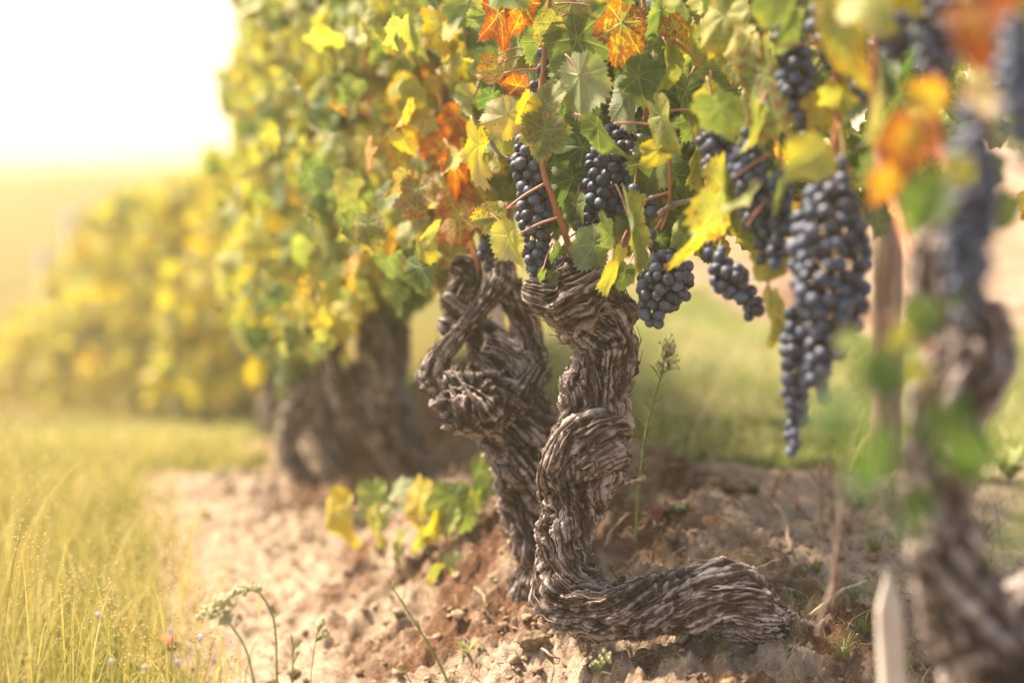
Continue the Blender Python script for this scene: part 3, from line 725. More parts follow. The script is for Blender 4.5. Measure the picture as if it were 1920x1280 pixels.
# hand-placed leaves: px,py (centre), w,h (pixels), tip direction (deg, 0=right, 90=up, 270=down), depth, hue, blotch, [fold sign]
HERO_A = [
 (942, 45, 62, 125, 285, 1.96, .76, 1.0), (980, 25, 70, 90, 260, 1.99, .72, 1.0), (1026, 55, 62, 75, 235, 1.95, .42, .55), (1068, 18, 85, 75, 250, 1.97, .33, .6),
 (1097, 100, 150, 165, 300, 1.97, .22, .45), (1163, 68, 105, 140, 262, 1.93, .58, 1.0), (1238, 35, 62, 105, 250, 1.91, .28, .2), (1190, 122, 60, 70, 280, 1.96, .30, .5),
 (1087, 170, 105, 140, 272, 1.91, .44, .05), (1058, 128, 62, 55, 200, 1.94, .30, .1), (1030, 180, 66, 85, 80, 1.93, .32, .6), (935, 222, 90, 92, 205, 1.93, .60, .25),
 (983, 205, 45, 75, 250, 1.91, .64, .1), (918, 132, 62, 60, 190, 1.95, .66, .7), (960, 160, 68, 45, 170, 1.96, .80, .6), (893, 300, 62, 150, 265, 1.92, .60, .25),
 (1017, 262, 100, 105, 255, 1.91, .27, .7), (1078, 285, 105, 85, 215, 2.02, .10, .1), (1068, 350, 92, 85, 250, 2.02, .13, .25), (1132, 262, 38, 125, 300, 1.88, .28, .3),
 (1180, 195, 70, 145, 275, 1.96, .25, .5), (1214, 150, 110, 95, 335, 1.92, .24, .15), (1250, 240, 50, 140, 290, 1.86, .42, .4), (1220, 320, 110, 125, 240, 1.97, .26, .35),
 (1228, 290, 55, 70, 225, 1.90, .54, .1), (1302, 300, 42, 125, 265, 1.88, .46, .2), (917, 408, 70, 72, 185, 1.93, .44, .65), (960, 460, 62, 108, 290, 1.91, .50, .25),
 (1078, 400, 52, 85, 265, 2.01, .30, .3), (1105, 472, 82, 90, 240, 1.94, .27, .1), (1140, 425, 48, 85, 110, 1.93, .38, .15), (1182, 440, 58, 175, 278, 1.88, .36, .35),
 (1147, 508, 36, 108, 245, 1.90, .52, .1), (1172, 520, 50, 60, 260, 1.95, .30, .1), (1285, 430, 58, 82, 85, 1.92, .36, .05), (1016, 517, 16, 34, 260, 1.95, .36, 0), (1040, 516, 30, 28, 20, 1.95, .22, 0),
 (1045, 235, 90, 90, 230, 2.05, .12, .1), (1120, 300, 80, 80, 250, 2.10, .06, .1), (1010, 90, 80, 80, 240, 2.03, .35, .3), (1150, 20, 90, 90, 280, 2.0, .28, .2),
 (1270, 60, 55, 70, 300, 1.9, .66, .8), (1262, 130, 50, 95, 275, 1.9, .40, .3), (1330, 185, 42, 60, 250, 1.84, .52, .1), (1285, 190, 60, 110, 265, 1.93, .24, .4),
 (1215, 385, 70, 55, 200, 1.99, .18, .2), (1330, 420, 60, 70, 250, 2.0, .16, .2), (1275, 340, 80, 80, 300, 2.02, .14, .3), (1300, 235, 70, 90, 250, 2.0, .2, .4), (1010, 500, 50, 60, 260, 2.05, .25, .2),
 (1310, 90, 60, 80, 270, 1.9, .5, .3), (1200, 250, 60, 60, 250, 2.03, .1, .2), (1045, 480, 40, 50, 250, 2.05, .2, .2)]
HERO_E = [
 (1358, 400, 88, 225, 268, 1.72, .50, .45), (1445, 175, 85, 215, 285, 1.68, .40, .7), (1400, 120, 60, 120, 260, 1.7, .35, .75), (1445, 490, 85, 90, 230, 1.70, .42, .5), (1452, 600, 62, 120, 275, 1.70, .46, .55), (1352, 50, 95, 125, 250, 1.74, .48, .4),
 (1515, 300, 100, 105, 210, 1.48, .52, .2), (1575, 90, 75, 200, 275, 1.45, .50, .6), (1735, 180, 95, 85, 150, 1.2, .66, .6), (1700, 270, 120, 120, 250, 1.2, .78, .7), (1835, 60, 110, 170, 285, 1.12, .92, .7),
 (1735, 385, 110, 120, 240, 1.12, .20, .2), (1650, 345, 70, 110, 230, 1.2, .70, .8), (1850, 195, 90, 85, 300, 1.14, .74, .6), (1885, -10, 90, 110, 250, 1.05, .92, .6), (1385, 90, 45, 95, 260, 1.72, .5, .4),
 (1480, 60, 60, 100, 260, 1.6, .3, .3), (1615, 180, 60, 130, 265, 1.6, .24, .2), (1650, 130, 60, 150, 270, 1.65, .14, .1), (1690, 200, 70, 140, 265, 1.7, .10, .1), (1460, 420, 50, 110, 290, 1.7, .4, .3),
 (1385, 345, 50, 70, 250, 1.74, .30, .2), (1500, 255, 55, 80, 250, 1.7, .22, .2), (1610, 290, 60, 80, 265, 1.7, .18, .2), (1640, 420, 60, 90, 250, 1.75, .2, .1), (1680, 330, 70, 110, 260, 1.75, .12, .1), (1720, 90, 70, 120, 260, 1.7, .1, .1), (1850, 330, 70, 90, 270, 1.4, .2, .2), (1880, 400, 60, 80, 240, 1.4, .3, .3), (1300, 380, 60, 70, 250, 1.95, .15, .1), (1330, 470, 50, 60, 250, 1.95, .2, .1), (1560, 200, 60, 110, 270, 1.75, .14, .1),
 (1450, 15, 90, 90, 260, 1.6, .36, .3), (1550, 10, 90, 80, 250, 1.5, .38, .3), (1640, 10, 100, 70, 250, 1.5, .3, .3), (1800, 320, 70, 60, 330, 1.1, .50, .2), (1420, 240, 45, 110, 265, 1.66, .42, .2)]
HERO_E_LOW = [
 (1650, 705, 150, 150, 230, 0.80, .10, 0), (1560, 780, 110, 150, 235, 0.84, .26, 0), (1640, 870, 130, 200, 262, 0.78, .06, 0), (1770, 800, 130, 130, 300, 0.80, .10, 0), (1710, 970, 120, 170, 285, 0.78, .08, 0),
 (1820, 860, 120, 150, 310, 0.78, .18, 0), (1915, 990, 90, 160, 265, 0.78, .36, 0), (1735, 590, 110, 90, 20, 1.10, .26, .2), (1700, 630, 90, 90, 210, 1.10, .5, .4), (1805, 570, 70, 70, 30, 1.10, .38, .1), (1720, 700, 70, 70, 250, 1.08, .58, .1), (1590, 640, 60, 70, 200, 1.08, .44, .2)]
HERO_B = [
 (853, 432, 78, 62, 200, 2.28, .82, .5), (886, 480, 26, 105, 280, 2.27, .84, .6), (905, 455, 30, 75, 285, 2.27, .80, .5), (840, 380, 60, 70, 260, 2.3, .78, .5), (975, 605, 42, 38, 120, 2.3, .50, .3), (977, 628, 38, 34, 260, 2.3, .74, .6),
 (825, 290, 85, 85, 250, 2.32, .80, .6), (855, 330, 60, 110, 275, 2.25, .84, .7), (760, 330, 80, 90, 260, 2.6, .85, .5), (850, 235, 70, 80, 250, 2.3, .86, .5), (880, 380, 45, 80, 280, 2.25, .78, .6), (870, 20, 90, 90, 240, 2.15, .34, .2), (830, 60, 90, 100, 290, 2.3, .62, .3), (905, 120, 70, 70, 200, 2.12, .3, .1),
 (880, 200, 70, 90, 250, 2.2, .42, .5), (800, 520, 90, 90, 260, 2.75, .16, 0), (900, 30, 70, 60, 200, 2.1, .4, .3), (1048, 712, 50, 22, 350, 2.5, .24, 0), (860, 120, 70, 80, 240, 2.3, .5, .5)]
SUCKER = [
 (628, 975, 52, 100, 272, 2.62, .60, 0), (708, 945, 62, 88, 285, 2.58, .34, 0), (742, 940, 48, 85, 250, 2.56, .30, 0), (787, 948, 50, 95, 262, 2.5, .60, 0), (845, 950, 75, 82, 262, 2.46, .34, 0), (870, 930, 45, 60, 80, 2.48, .38, 0),
 (820, 990, 35, 60, 265, 2.46, .6, 0), (895, 925, 32, 55, 80, 2.44, .42, 0), (905, 880, 36, 60, 80, 2.44, .22, 0), (912, 915, 42, 45, 250, 2.42, .26, 0), (742, 1025, 22, 70, 250, 2.5, .46, 0), (788, 1015, 25, 60, 250, 2.48, .5, 0), (705, 985, 22, 75, 268, 2.52, .52, 0), (860, 1055, 60, 40, 20, 2.4, .35, 0),
 (845, 985, 30, 60, 255, 2.45, .42, 0), (885, 985, 28, 55, 275, 2.42, .36, 0), (825, 1085, 40, 50, 240, 2.4, .45, .2), (870, 1080, 28, 45, 270, 2.4, .3, 0)]
NEAR_C = [(765, 560, 60, 90, 275, 3.0, .16, 0), (735, 545, 70, 60, 200, 3.0, .22, 0), (660, 590, 50, 60, 265, 3.0, .58, .1), (672, 555, 45, 60, 250, 3.0, .58, .1), (650, 675, 22, 40, 270, 3.1, .55, 0), (800, 470, 80, 90, 260, 2.8, .22, 0), (790, 560, 50, 60, 260, 3.0, .3, 0)]
NEAR_D = [(478, 700, 45, 60, 250, 3.9, .6, .1), (530, 735, 40, 60, 260, 3.8, .38, 0), (560, 690, 60, 70, 260, 3.7, .24, 0), (460, 560, 80, 50, 200, 3.9, .45, 0), (475, 640, 50, 40, 250, 3.9, .5, 0)]
hrs = np.random.RandomState(12)
def hero(vine, rows, petiole=True, name='leaf', flip=0.15):
    for (x, y, w, h, ang, d, hue, blo) in rows:
        L = max(w, h); a = rad(ang)
        sc = PR(L, d) / 1.55 * 0.98
        wr = min(w / max(h, 1), 1.0) if h >= w else min(h / w, 1.0)
        lean = math.acos(max(0.18, min(1.0, wr * 1.0 + 0.05)))
        if h < w: tw, tl = 0.0, lean * 0.8
        else: tw, tl = lean * 0.9, 0.0
        sgn = 1 if hrs.rand() < 0.5 else -1
        tw *= sgn
        tipd = math.cos(a) * rt + math.sin(a) * upv
        sided = -math.sin(a) * rt + math.cos(a) * upv
        tip = tipd * math.cos(tl) - fw * math.sin(tl) * 0.9 - fw * hrs.uniform(-0.1, 0.3)
        back = hrs.rand() < flip
        n0 = -fw + 0.15 * upv
        nrm_ = n0 * math.cos(tw) + sided * math.sin(tw)
        if back: nrm_ = -nrm_
        B = basis(tip[None], nrm_[None])[0]
        T = leaf_template(hrs, 84, 7, hrs.uniform(-0.1, 0.7), hrs.uniform(0.0, 0.35), hrs.uniform(0.07, 0.15), hrs.uniform(0.35, 0.95))
        v, f, q, t = T
        c = P(x, y, d); V = v * sc * np.array([0.38 + 0.62 * wr, 1, 1]); V = V @ B.T
        cen = B @ np.array([0, 0.30 * sc, 0]); V = V + c - cen
        mb = MB(); A = np.empty((len(v), 4)); A[:, 0] = hue; A[:, 1] = hrs.rand(); A[:, 2] = blo; A[:, 3] = t
        Q = q.copy(); Q[:, 2] = hrs.rand() * 40
        mb.add(V, f, lc=A, lq=Q)
        lo_ = mb.build(name, M_LEAF, vine)
        if petiole:
            att = c - cen
            e = att - B[:, 1] * PR(42, d) + fw * PR(30, d) + upv * PR(hrs.uniform(-10, 25), d) + rt * PR(hrs.uniform(-25, 25), d)
            pm = MB(); vv, ff = curve_tube([att, att * 0.5 + e * 0.5 + upv * PR(6, d), e], PR(1.5, d), PR(2.0, d), 10, 6)
            pm.add(vv, ff); off = np.array(vine.location)
            po = link('petiole', mk_mesh('petiole', np.concatenate(pm.v) - off, ff, M_PETIOLE), lo_)
hero(vA, HERO_A); hero(vE, HERO_E); hero(vE, [(a, b, w * .78, h * .8, g, d * 1.06, max(0.0, u - .08), q) for a, b, w, h, g, d, u, q in HERO_E_LOW], flip=0); hero(vB, HERO_B); hero(vB, [(a, b, w * 1.25, h * 1.15, g, d, max(u, .36), q) for a, b, w, h, g, d, u, q in SUCKER], False, flip=0.3); hero(vC, NEAR_C, False); hero(vD, NEAR_D, False)
cane(vB, [(960, 950, .0), (905, 935, .06), (860, 930, .1), (760, 935, .16), (690, 955, .2), (640, 945, .24)], 2.38, 2.6, 1.6, M_CANE, 'sucker')
cane(vB, [(760, 970, .12), (820, 990, .1), (850, 1030, .06), (870, 1060, .02), (900, 1040, .0)], 2.38, 2.6, 1.6, M_CANE, 'sucker')
# long visible leaf stalks in the sharp part
for (x0, y0, x1, y1, d) in [(945, 138, 1008, 131, 1.93), (1150, 232, 1232, 236, 1.88), (950, 391, 1020, 345, 1.95), (975, 438, 1045, 408, 1.95), (1190, 386, 1255, 360, 1.9), (1193, 35, 1216, 48, 1.92), (1110, 12, 1040, 8, 1.96), (1455, 88, 1540, 82, 1.6),
                              (1378, 332, 1450, 285, 1.66), (1400, 425, 1440, 372, 1.66), (1253, 208, 1320, 210, 1.88), (1268, 75, 1318, 120, 1.88), (918, 485, 950, 410, 2.25)]:
    mb = MB(); mid = P((x0 + x1) / 2, (y0 + y1) / 2 - 3, d); v, f = curve_tube([P(x0, y0, d), mid, P(x1, y1, d)], PR(2.1, d), PR(2.6, d), 12, 8); mb.add(v, f)
    mb.build('leaf_stalk', M_PETIOLE, vE if x0 > 1330 else vA)

# ------------------------------------------------------------------ bunches of grapes
def uv_sphere(nu, nv, fn=None):
    th = np.linspace(0, math.pi, nv + 1)[1:-1]; ph = np.linspace(0, 2 * math.pi, nu, endpoint=False)
    v = np.stack([np.sin(th)[:, None] * np.cos(ph), np.sin(th)[:, None] * np.sin(ph), np.cos(th)[:, None] * np.ones_like(ph)], -1).reshape(-1, 3)
    v = np.vstack([v, [0, 0, 1], [0, 0, -1]])
    n = len(th); j = np.arange(nu); j2 = (j + 1) % nu
    f = tube_faces(n, nu)[:, ::-1]
    tri = np.concatenate([np.stack([j, j2, np.full(nu, n * nu)], 1), np.stack([(n - 1) * nu + j2, (n - 1) * nu + j, np.full(nu, n * nu + 1)], 1)])
    if fn is not None: v = fn(v)
    return v, [f, tri]
GM = []
for k in range(5):
    def fn(v, k=k):
        r = 1 + 0.03 * vn(v * 1.5 + k * 7, k) + (0.09 * (1 - np.abs(vn(v * 3.2, 9)) * 2) if k == 4 else 0)
        v = v * r[:, None] if hasattr(r, '__len__') else v
        return v * np.array([1, 1, 1.0 + 0.05 * (k % 3)])
    v, f = uv_sphere(28, 16, fn); GM.append(mk_mesh('grape', v, f, M_GRAPE))
GV0 = uv_sphere(16, 10)
GB = 'bunches of dark blue grapes on the near row'
grs = np.random.RandomState(5)
def bunch(label, spine, d, gr, maxn=100, pack=1.62, stem_from=None, shell=0.45):
    """spine: (px,py,half width px); gr grape radius px"""
    sp = np.array([[*P(x, y, d + (dz[0] if dz else 0)), PR(r, d)] for x, y, r, *dz in spine])
    c, s = resample(sp, 0.004); R = c[:, 3]; g = PR(gr, d)
    root = thing('grape_bunch', label, 'grape bunch', GB, tuple(c[0, :3]))
    pts = np.zeros((0, 3)); rads = np.zeros(0); ax = []
    wts = (R + 0.004); wts = wts / wts.sum()
    N = 9000; ii = grs.choice(len(c), N, p=wts)
    t, a, b = frames(c[:, :3])
    for k in ii:
        if len(pts) >= maxn * 3: break
        ph = grs.uniform(0, 2 * math.pi); rr = max(R[k] - g, 0) * math.sqrt(grs.uniform(shell, 1))
        if R[k] < 1.6 * g: rr = grs.uniform(0.3, 1) * max(R[k] - g * 0.6, g * 0.3)
        p = c[k, :3] + rr * (math.cos(ph) * a[k] + math.sin(ph) * b[k])
        gg = g * grs.choice([grs.uniform(.72, .9), grs.uniform(.9, 1.1)], p=[.25, .75])
        if len(pts) and (np.linalg.norm(pts - p, axis=1) < pack * (rads + gg) * 0.5).any(): continue
        pts = np.vstack([pts, p]); rads = np.append(rads, gg); ax.append(k)
    o0 = np.array(root.location); mb = MB()
    order = np.argsort((pts - CAM) @ fw); rank = np.empty(len(pts), int); rank[order] = np.arange(len(pts)); rest = MB()
    for p, gg, k, rk in zip(pts, rads, ax, rank):
        if rk >= 100:
            rest.add(GV0[0] * gg + p, GV0[1]); continue
        me = GM[4] if grs.rand() < 0.05 else GM[grs.randint(0, 4)]
        o = bpy.data.objects.new('grape', me); COL.objects.link(o); o.parent = root; o.location = p - o0
        dirv = c[max(k - 3, 0), :3] - p
        o.rotation_euler = Vector(dirv).to_track_quat('Z', 'Y').to_euler(); o.scale = (gg, gg, gg)
        v, f = tube(np.array([c[max(k - 4, 0), :3], c[max(k - 4, 0), :3] * 0.4 + p * 0.6 + np.array([0, 0, g * 0.2]), p]), [0.0012, 0.0008, 0.0010], 5); mb.add(v, f)
    if rest.n: tag(rest.build('rear_grapes', M_GRAPE, root), kind='stuff')
    v, f = tube(c[:, :3], np.linspace(0.0026, 0.0012, len(c)), 7); mb.add(v, f)
    top = c[0, :3]
    e = P(*stem_from) if stem_from else top + upv * 0.05 + fw * 0.02
    v, f = curve_tube([top, (top + e) / 2 + rt * 0.003, e], 0.0022, 0.0020, 10, 7); mb.add(v, f)
    mb.build('stem', M_RACHIS, root)
    return root
bunch('long narrow sharp bunch hanging left of the red cane above the coiled vine', [(985, 245, 18), (985, 300, 32), (998, 345, 36), (1000, 400, 38), (1003, 450, 36), (1005, 490, 30), (1000, 515, 15)], 1.99, 11.2, 100, 1.66)
bunch('wide sharp bunch half hidden by leaves, right of the red cane', [(1180, 245, 45), (1160, 290, 62), (1150, 335, 68), (1125, 380, 56), (1100, 425, 36), (1090, 460, 22)], 2.03, 12.2, 100, 1.66)
bunch('small sharp bunch of grapes tucked behind spotted leaves right of the wide bunch', [(1190, 350, 14), (1185, 370, 24), (1215, 385, 26), (1205, 410, 14)], 1.97, 10.5, 24, 1.7)
bunch('free hanging sharp bunch below the leaves, just right of the coiled trunk', [(1222, 440, 10), (1225, 468, 16), (1245, 500, 50), (1248, 530, 60), (1232, 562, 44), (1225, 592, 30), (1228, 608, 16)], 1.94, 11.6, 100, 1.62, (1252, 385, 1.93))
bunch('top small loose bunch with bare stalks beside the pale leaf', [(1022, 95, 10), (1016, 115, 17), (1020, 140, 18), (1003, 165, 16), (998, 190, 16)], 2.0, 10, 22, 1.8)
bunch('half sharp bunch left of the tall yellow leaf, upper one', [(1330, 215, 22), (1345, 250, 46), (1345, 290, 42), (1330, 330, 22)], 1.76, 12.4, 60, 1.62)
bunch('slightly blurred long bunch behind the right side of the tall yellow leaf', [(1400, 250, 20), (1400, 300, 40), (1412, 350, 42), (1420, 400, 40), (1436, 450, 32), (1424, 485, 14)], 1.69, 12.6, 100, 1.62)
bunch('few loose grapes hanging just left of the tall yellow leaf', [(1322, 385, 12), (1322, 420, 13), (1318, 450, 20), (1328, 480, 18)], 1.80, 12, 10, 1.7)
bunch('slanting bunch below the tall yellow leaf', [(1350, 470, 14), (1352, 505, 32), (1375, 530, 40), (1405, 560, 26), (1412, 580, 26), (1408, 600, 12)], 1.78, 12.5, 50, 1.62)
bunch('largest bunch, thick and blurred, right of the tall yellow leaf', [(1580, 310, 22), (1560, 360, 50), (1555, 430, 80), (1560, 500, 84), (1560, 560, 80), (1565, 620, 55), (1540, 670, 40), (1530, 720, 22), (1540, 745, 12)], 1.58, 15.5, 100, 1.66, None, 0.55)
bunch('thin tapering bunch tail, lowest of all the grapes', [(1500, 590, 30), (1492, 650, 38), (1495, 700, 37), (1490, 750, 31), (1494, 790, 24), (1485, 830, 23), (1490, 852, 16)], 1.64, 13.2, 60, 1.62)
bunch('dark blurred bunch hanging beside the thin red upright cane', [(1478, 30, 26), (1478, 80, 36), (1492, 130, 42), (1500, 180, 40), (1512, 225, 26), (1515, 255, 14)], 1.66, 13.5, 100, 1.62)
bunch('small dark bunch right of the pale drooping leaf near the top', [(1530, 20, 14), (1535, 60, 26), (1550, 105, 22), (1548, 130, 12)], 1.62, 13.5, 24, 1.62)
bunch('blurred round bunch cut by the top edge', [(1690, -20, 50), (1685, 25, 60), (1680, 70, 46), (1672, 105, 24)], 1.42, 15.5, 60, 1.6)
bunch('very dark blurred bunch above the yellow and orange leaf', [(1755, 0, 44), (1755, 60, 54), (1755, 115, 48), (1758, 160, 28)], 1.36, 16.5, 60, 1.6)
bunch('long very blurred bunch in front of the closest trunk', [(1825, 215, 26), (1822, 270, 48), (1826, 340, 56), (1822, 420, 58), (1818, 500, 52), (1812, 560, 40), (1805, 610, 20)], 1.12, 20, 100, 1.6)
bunch('most blurred bunch, cut by the right edge', [(1905, 40, 30), (1905, 110, 48), (1905, 180, 50), (1912, 250, 34), (1915, 320, 20)], 1.06, 21, 60, 1.6)
bunch('dark blurred bunch deep in the leaves right of the thin red upright cane', [(1610, 40, 24), (1608, 90, 34), (1612, 140, 30), (1612, 185, 16)], 1.60, 13.5, 60, 1.62)
bunch('dark blurred bunch filling the gap just above the largest bunch', [(1500, 240, 20), (1520, 270, 30), (1535, 310, 26), (1540, 345, 14)], 1.68, 13.5, 50, 1.62)
bunch('dark blurred bunch squeezed between the tall yellow leaf and the largest bunch', [(1462, 320, 16), (1462, 360, 28), (1468, 410, 30), (1460, 460, 24), (1455, 500, 12)], 1.66, 13, 60, 1.62)
bunch('small blurred bunch beside red curled leaves above the burled vine', [(912, 430, 14), (915, 455, 22), (914, 480, 22), (918, 500, 10)], 2.24, 10, 24, 1.62)
bunch('tiny far dark bunch among leaves left of the orange foliage', [(745, 160, 14), (745, 185, 24), (752, 205, 14)], 2.75, 8.5, 30, 1.6)

# ------------------------------------------------------------------ posts and stakes
def post(name, label, cat, p0, p1, r, mat, seed, flat=1.0, point=False, parent=None, cap=True):
    c = np.linspace(0, 1, 60)[:, None] * (np.array(p1) - np.array(p0)) + np.array(p0)
    rr = np.full(60, r) * (1 + 0.03 * vn(c * 9, seed))
    if point: rr = rr * np.clip((1 - np.linspace(0, 1, 60)) / 0.30, 0.06, 1)
    ns = 28; t, a, b = frames(c); ph = np.linspace(0, 2 * math.pi, ns, endpoint=False)
    sq = (np.abs(np.cos(ph)) ** 5 + np.abs(np.sin(ph)) ** 5) ** (-1 / 5) if flat != 1.0 else np.ones(ns)
    v = c[:, None] + rr[:, None, None] * sq[None, :, None] * (np.cos(ph)[None, :, None] * a[:, None] * flat + np.sin(ph)[None, :, None] * b[:, None])
    v = v.reshape(-1, 3); v = v + 0.0013 * vn(v * np.array([120, 120, 6]), seed)[:, None] * (v - np.repeat(c, ns, 0)) / r
    v = np.vstack([v, c[:1], c[-1:]]); j = np.arange(ns); j2 = (j + 1) % ns
    tri = np.concatenate([np.stack([j2, j, np.full(ns, 60 * ns)], 1), np.stack([59 * ns + j, 59 * ns + j2, np.full(ns, 60 * ns + 1)], 1)])
    o = link(name, mk_mesh(name, v - np.array(p0), [tube_faces(60, ns), tri], mat, True), None, tuple(p0))
    return tag(o, label, cat)
gp = lambda x, y: float(ground_z(x, y)[0])
q = P(1672, 620, 2.7); post('wooden_post', 'blurred brown wooden post behind the largest grape bunch', 'post', (q[0], q[1], gp(q[0], q[1]) - 0.1), P(1668, 200, 2.7), 0.028, M_POST, 3)
q = P(932, 640, 2.55); post('wooden_stake', 'pale grey stake seen between the arms of the burled vine', 'stake', (q[0] + 0.01, q[1], gp(q[0], q[1]) - 0.1), P(918, 440, 2.55), 0.021, M_PALE, 4)
q = P(1680, 1275, 1.38); q[2] -= 0.03; post('wooden_stake', 'short whitish pointed stake standing in the soil at lower right', 'stake', tuple(q), tuple(P(1664, 1062, 1.38)), 0.0125, M_PALE, 5, 0.5, True)
for (x, yb, yt, d, lab) in [(132, 640, 395, 9.5, 'taller pale hazy post in the far field'), (82, 660, 465, 10.5, 'shorter pale hazy post near the left edge in the far field')]:
    b_ = P(x, yb, d); post('wooden_post', lab, 'post', (b_[0], b_[1], min(b_[2], gp(b_[0], b_[1])) - 0.2), P(x, yt, d), 0.045, M_PALE, 6)

# ------------------------------------------------------------------ the next row of bushy vines, far left
BG = 'low bushy vines of the hazy row beyond'
LBL = 'blurred green bushy vine with flare gold in its leaf colour, in the hazy row at the left'
def bush(px0, base_py, top_py, d, wpx, n):
    b_ = P(px0, base_py, d); gz_ = gp(b_[0], b_[1]); top = P(px0, top_py, d)[2]
    wpx *= 1.35; n = int(n * .55); top_py += rng.uniform(-28, 18); root = thing('vine_bush', LBL, 'vine', BG, (b_[0], b_[1], gz_))
    H = top - gz_; W = PR(wpx, d)
    z = gz_ + H * (0.04 + 0.96 * rng.random(n) ** 0.85); hz = (z - gz_) / H
    rr_ = W * (0.55 + 0.5 * np.sin(np.clip(hz, 0, 1) * math.pi * 0.85)) * np.sqrt(rng.random(n)); ph = rng.uniform(0, 6.28, n)
    p = np.column_stack([b_[0] + rr_ * np.cos(ph), b_[1] + 0.45 * rr_ * np.sin(ph), z])
    p += 0.20 * np.stack([vn(p * 3.5 + k, k) for k in range(3)], 1); p[:, 2] = np.maximum(p[:, 2], gz_ + 0.05)
    mb = MB(); hue = np.clip(0.56 + 0.05 * rng.standard_normal(n) + 0.05 * vn(p * 3, 4), 0.2, 0.72)  # leaf hue raised to pale yellow, imitating the backlit flare
    scatter_leaves(mb, T_LO, p, np.column_stack([rng.normal(0, .5, n), rng.normal(0, .5, n), -1 + .4 * rng.standard_normal(n)]),
                   np.array([-0.3, -0.9, 0.3]) + rng.normal(0, .7, (n, 3)), rng.uniform(0.045, 0.07, n), np.stack([hue, rng.random(n), 0.1 * rng.random(n)], 1))
    mb.build('foliage', M_LEAF, root)
    m = MB(); x, y = b_[0], b_[1]
    wood_chain(m, [[x, y, gz_ - 0.05, .03], [x + .03, y, gz_ + .2 * H, .028], [x - .02, y, gz_ + .45 * H, .03], [x + .02, y, gz_ + .7 * H, .015]], 0.01, 16, 7, 1, 3, 1)
    m.build('trunk', M_BARK, root)
for a in [(450, 745, 310, 6.2, 95, 900), (385, 750, 365, 6.7, 95, 900), (318, 757, 395, 7.3, 90, 850), (255, 768, 425, 7.9, 88, 800), (190, 780, 475, 8.5, 84, 700), (125, 795, 545, 9.1, 80, 650), (62, 812, 600, 9.7, 78, 600), (0, 825, 640, 10.3, 76, 600), (-60, 835, 660, 10.9, 76, 500)]:
    bush(*a)

# ------------------------------------------------------------------ grass
def blades(mb, x, y, h, w, lean=0.5, seg=3, hue=None, z=None, droop=0.6):
    n = len(x); z = ground_z(x, y) if z is None else z
    a = rng.uniform(0, 2 * math.pi, n); dirx, diry = np.cos(a), np.sin(a); L = lean * h * rng.uniform(0.2, 1.3, n)
    b = rng.uniform(0, 2 * math.pi, n); sx, sy = np.cos(b), np.sin(b)
    V = []
    for k in range(seg + 1):
        t = k / seg; ww = w * (1 - t ** 1.5) * 0.5 + 0.0002
        cx = x + dirx * L * t ** 1.8; cy = y + diry * L * t ** 1.8; cz = z - 0.004 + h * (t - droop * 0.3 * t ** 3)
        V.append(np.stack([cx - sx * ww, cy - sy * ww, cz], 1)); V.append(np.stack([cx + sx * ww, cy + sy * ww, cz], 1))
    V = np.stack(V, 1); m = 2 * (seg + 1)
    f = np.array([[2 * k, 2 * k + 1, 2 * k + 3, 2 * k + 2] for k in range(seg)])
    F = (f[None] + (np.arange(n) * m)[:, None, None]).reshape(-1, 4)
    if hue is None: hue = rng.normal(0.4, 0.22, n)
    A = np.ones((n, m, 4)); A[:, :, 0] = hue[:, None]
    mb.add(V.reshape(-1, 3), F, gc=A.reshape(-1, 4))
mb = MB()
n = 46000; x = rng.uniform(-0.4, 3.4, n); y = rng.uniform(2.3, 5.0, n); k = (grass_mask(x, y) > 0.45) & (row_us(x, y)[0] > 0.2) & (fbm(np.stack([x, y, 0 * x], 1) * 6, 2, 3) > -0.25)
x, y = x[k], y[k]; blades(mb, x, y, rng.gamma(4, 0.013, len(x)), rng.uniform(0.0015, 0.004, len(x)), 0.9, hue=rng.normal(0.56, 0.2, len(x)))
n = 5000; x = rng.uniform(0.6, 2.2, n); y = rng.uniform(1.8, 3.0, n); k = (row_us(x, y)[0] > 0.3) & (y > 2.5 + 0.15 * rng.standard_normal(n))
x, y = x[k], y[k]; blades(mb, x, y, rng.gamma(5, 0.014, len(x)), rng.uniform(0.0015, 0.004, len(x)), 0.8, hue=rng.normal(0.25, 0.15, len(x)))
tag(mb.build('grass', M_GRASS), 'short green grass behind the vine row', 'grass', kind='stuff')
mb = MB()
n = 30000; x = rng.uniform(-2.4, -0.2, n); y = rng.uniform(3.3, 4.9, n); k = (grass_mask(x, y) > 0.4) & (row_us(x, y)[0] < -0.08)
x, y = x[k], y[k]; blades(mb, x, y, rng.gamma(4, 0.011, len(x)), rng.uniform(0.002, 0.004, len(x)), 0.9, hue=rng.normal(0.45, 0.2, len(x)))
n = 26000; x = rng.uniform(-2.6, -0.35, n); y = rng.uniform(1.3, 4.0, n); u = row_us(x, y)[0]; k = (u < -0.46 + 0.07 * rng.standard_normal(n)) & (rng.random(n) < ss(-u, 0.34, 0.62))
x, y = x[k], y[k]; blades(mb, x, y, rng.gamma(5, 0.017, len(x)), rng.uniform(0.0015, 0.0035, len(x)), 0.7, hue=rng.normal(0.44, 0.22, len(x)))
tag(mb.build('meadow_grass', M_MEADOW), 'dry meadow grass, tinted gold to imitate the flare, beside the bare path', 'grass', kind='stuff')
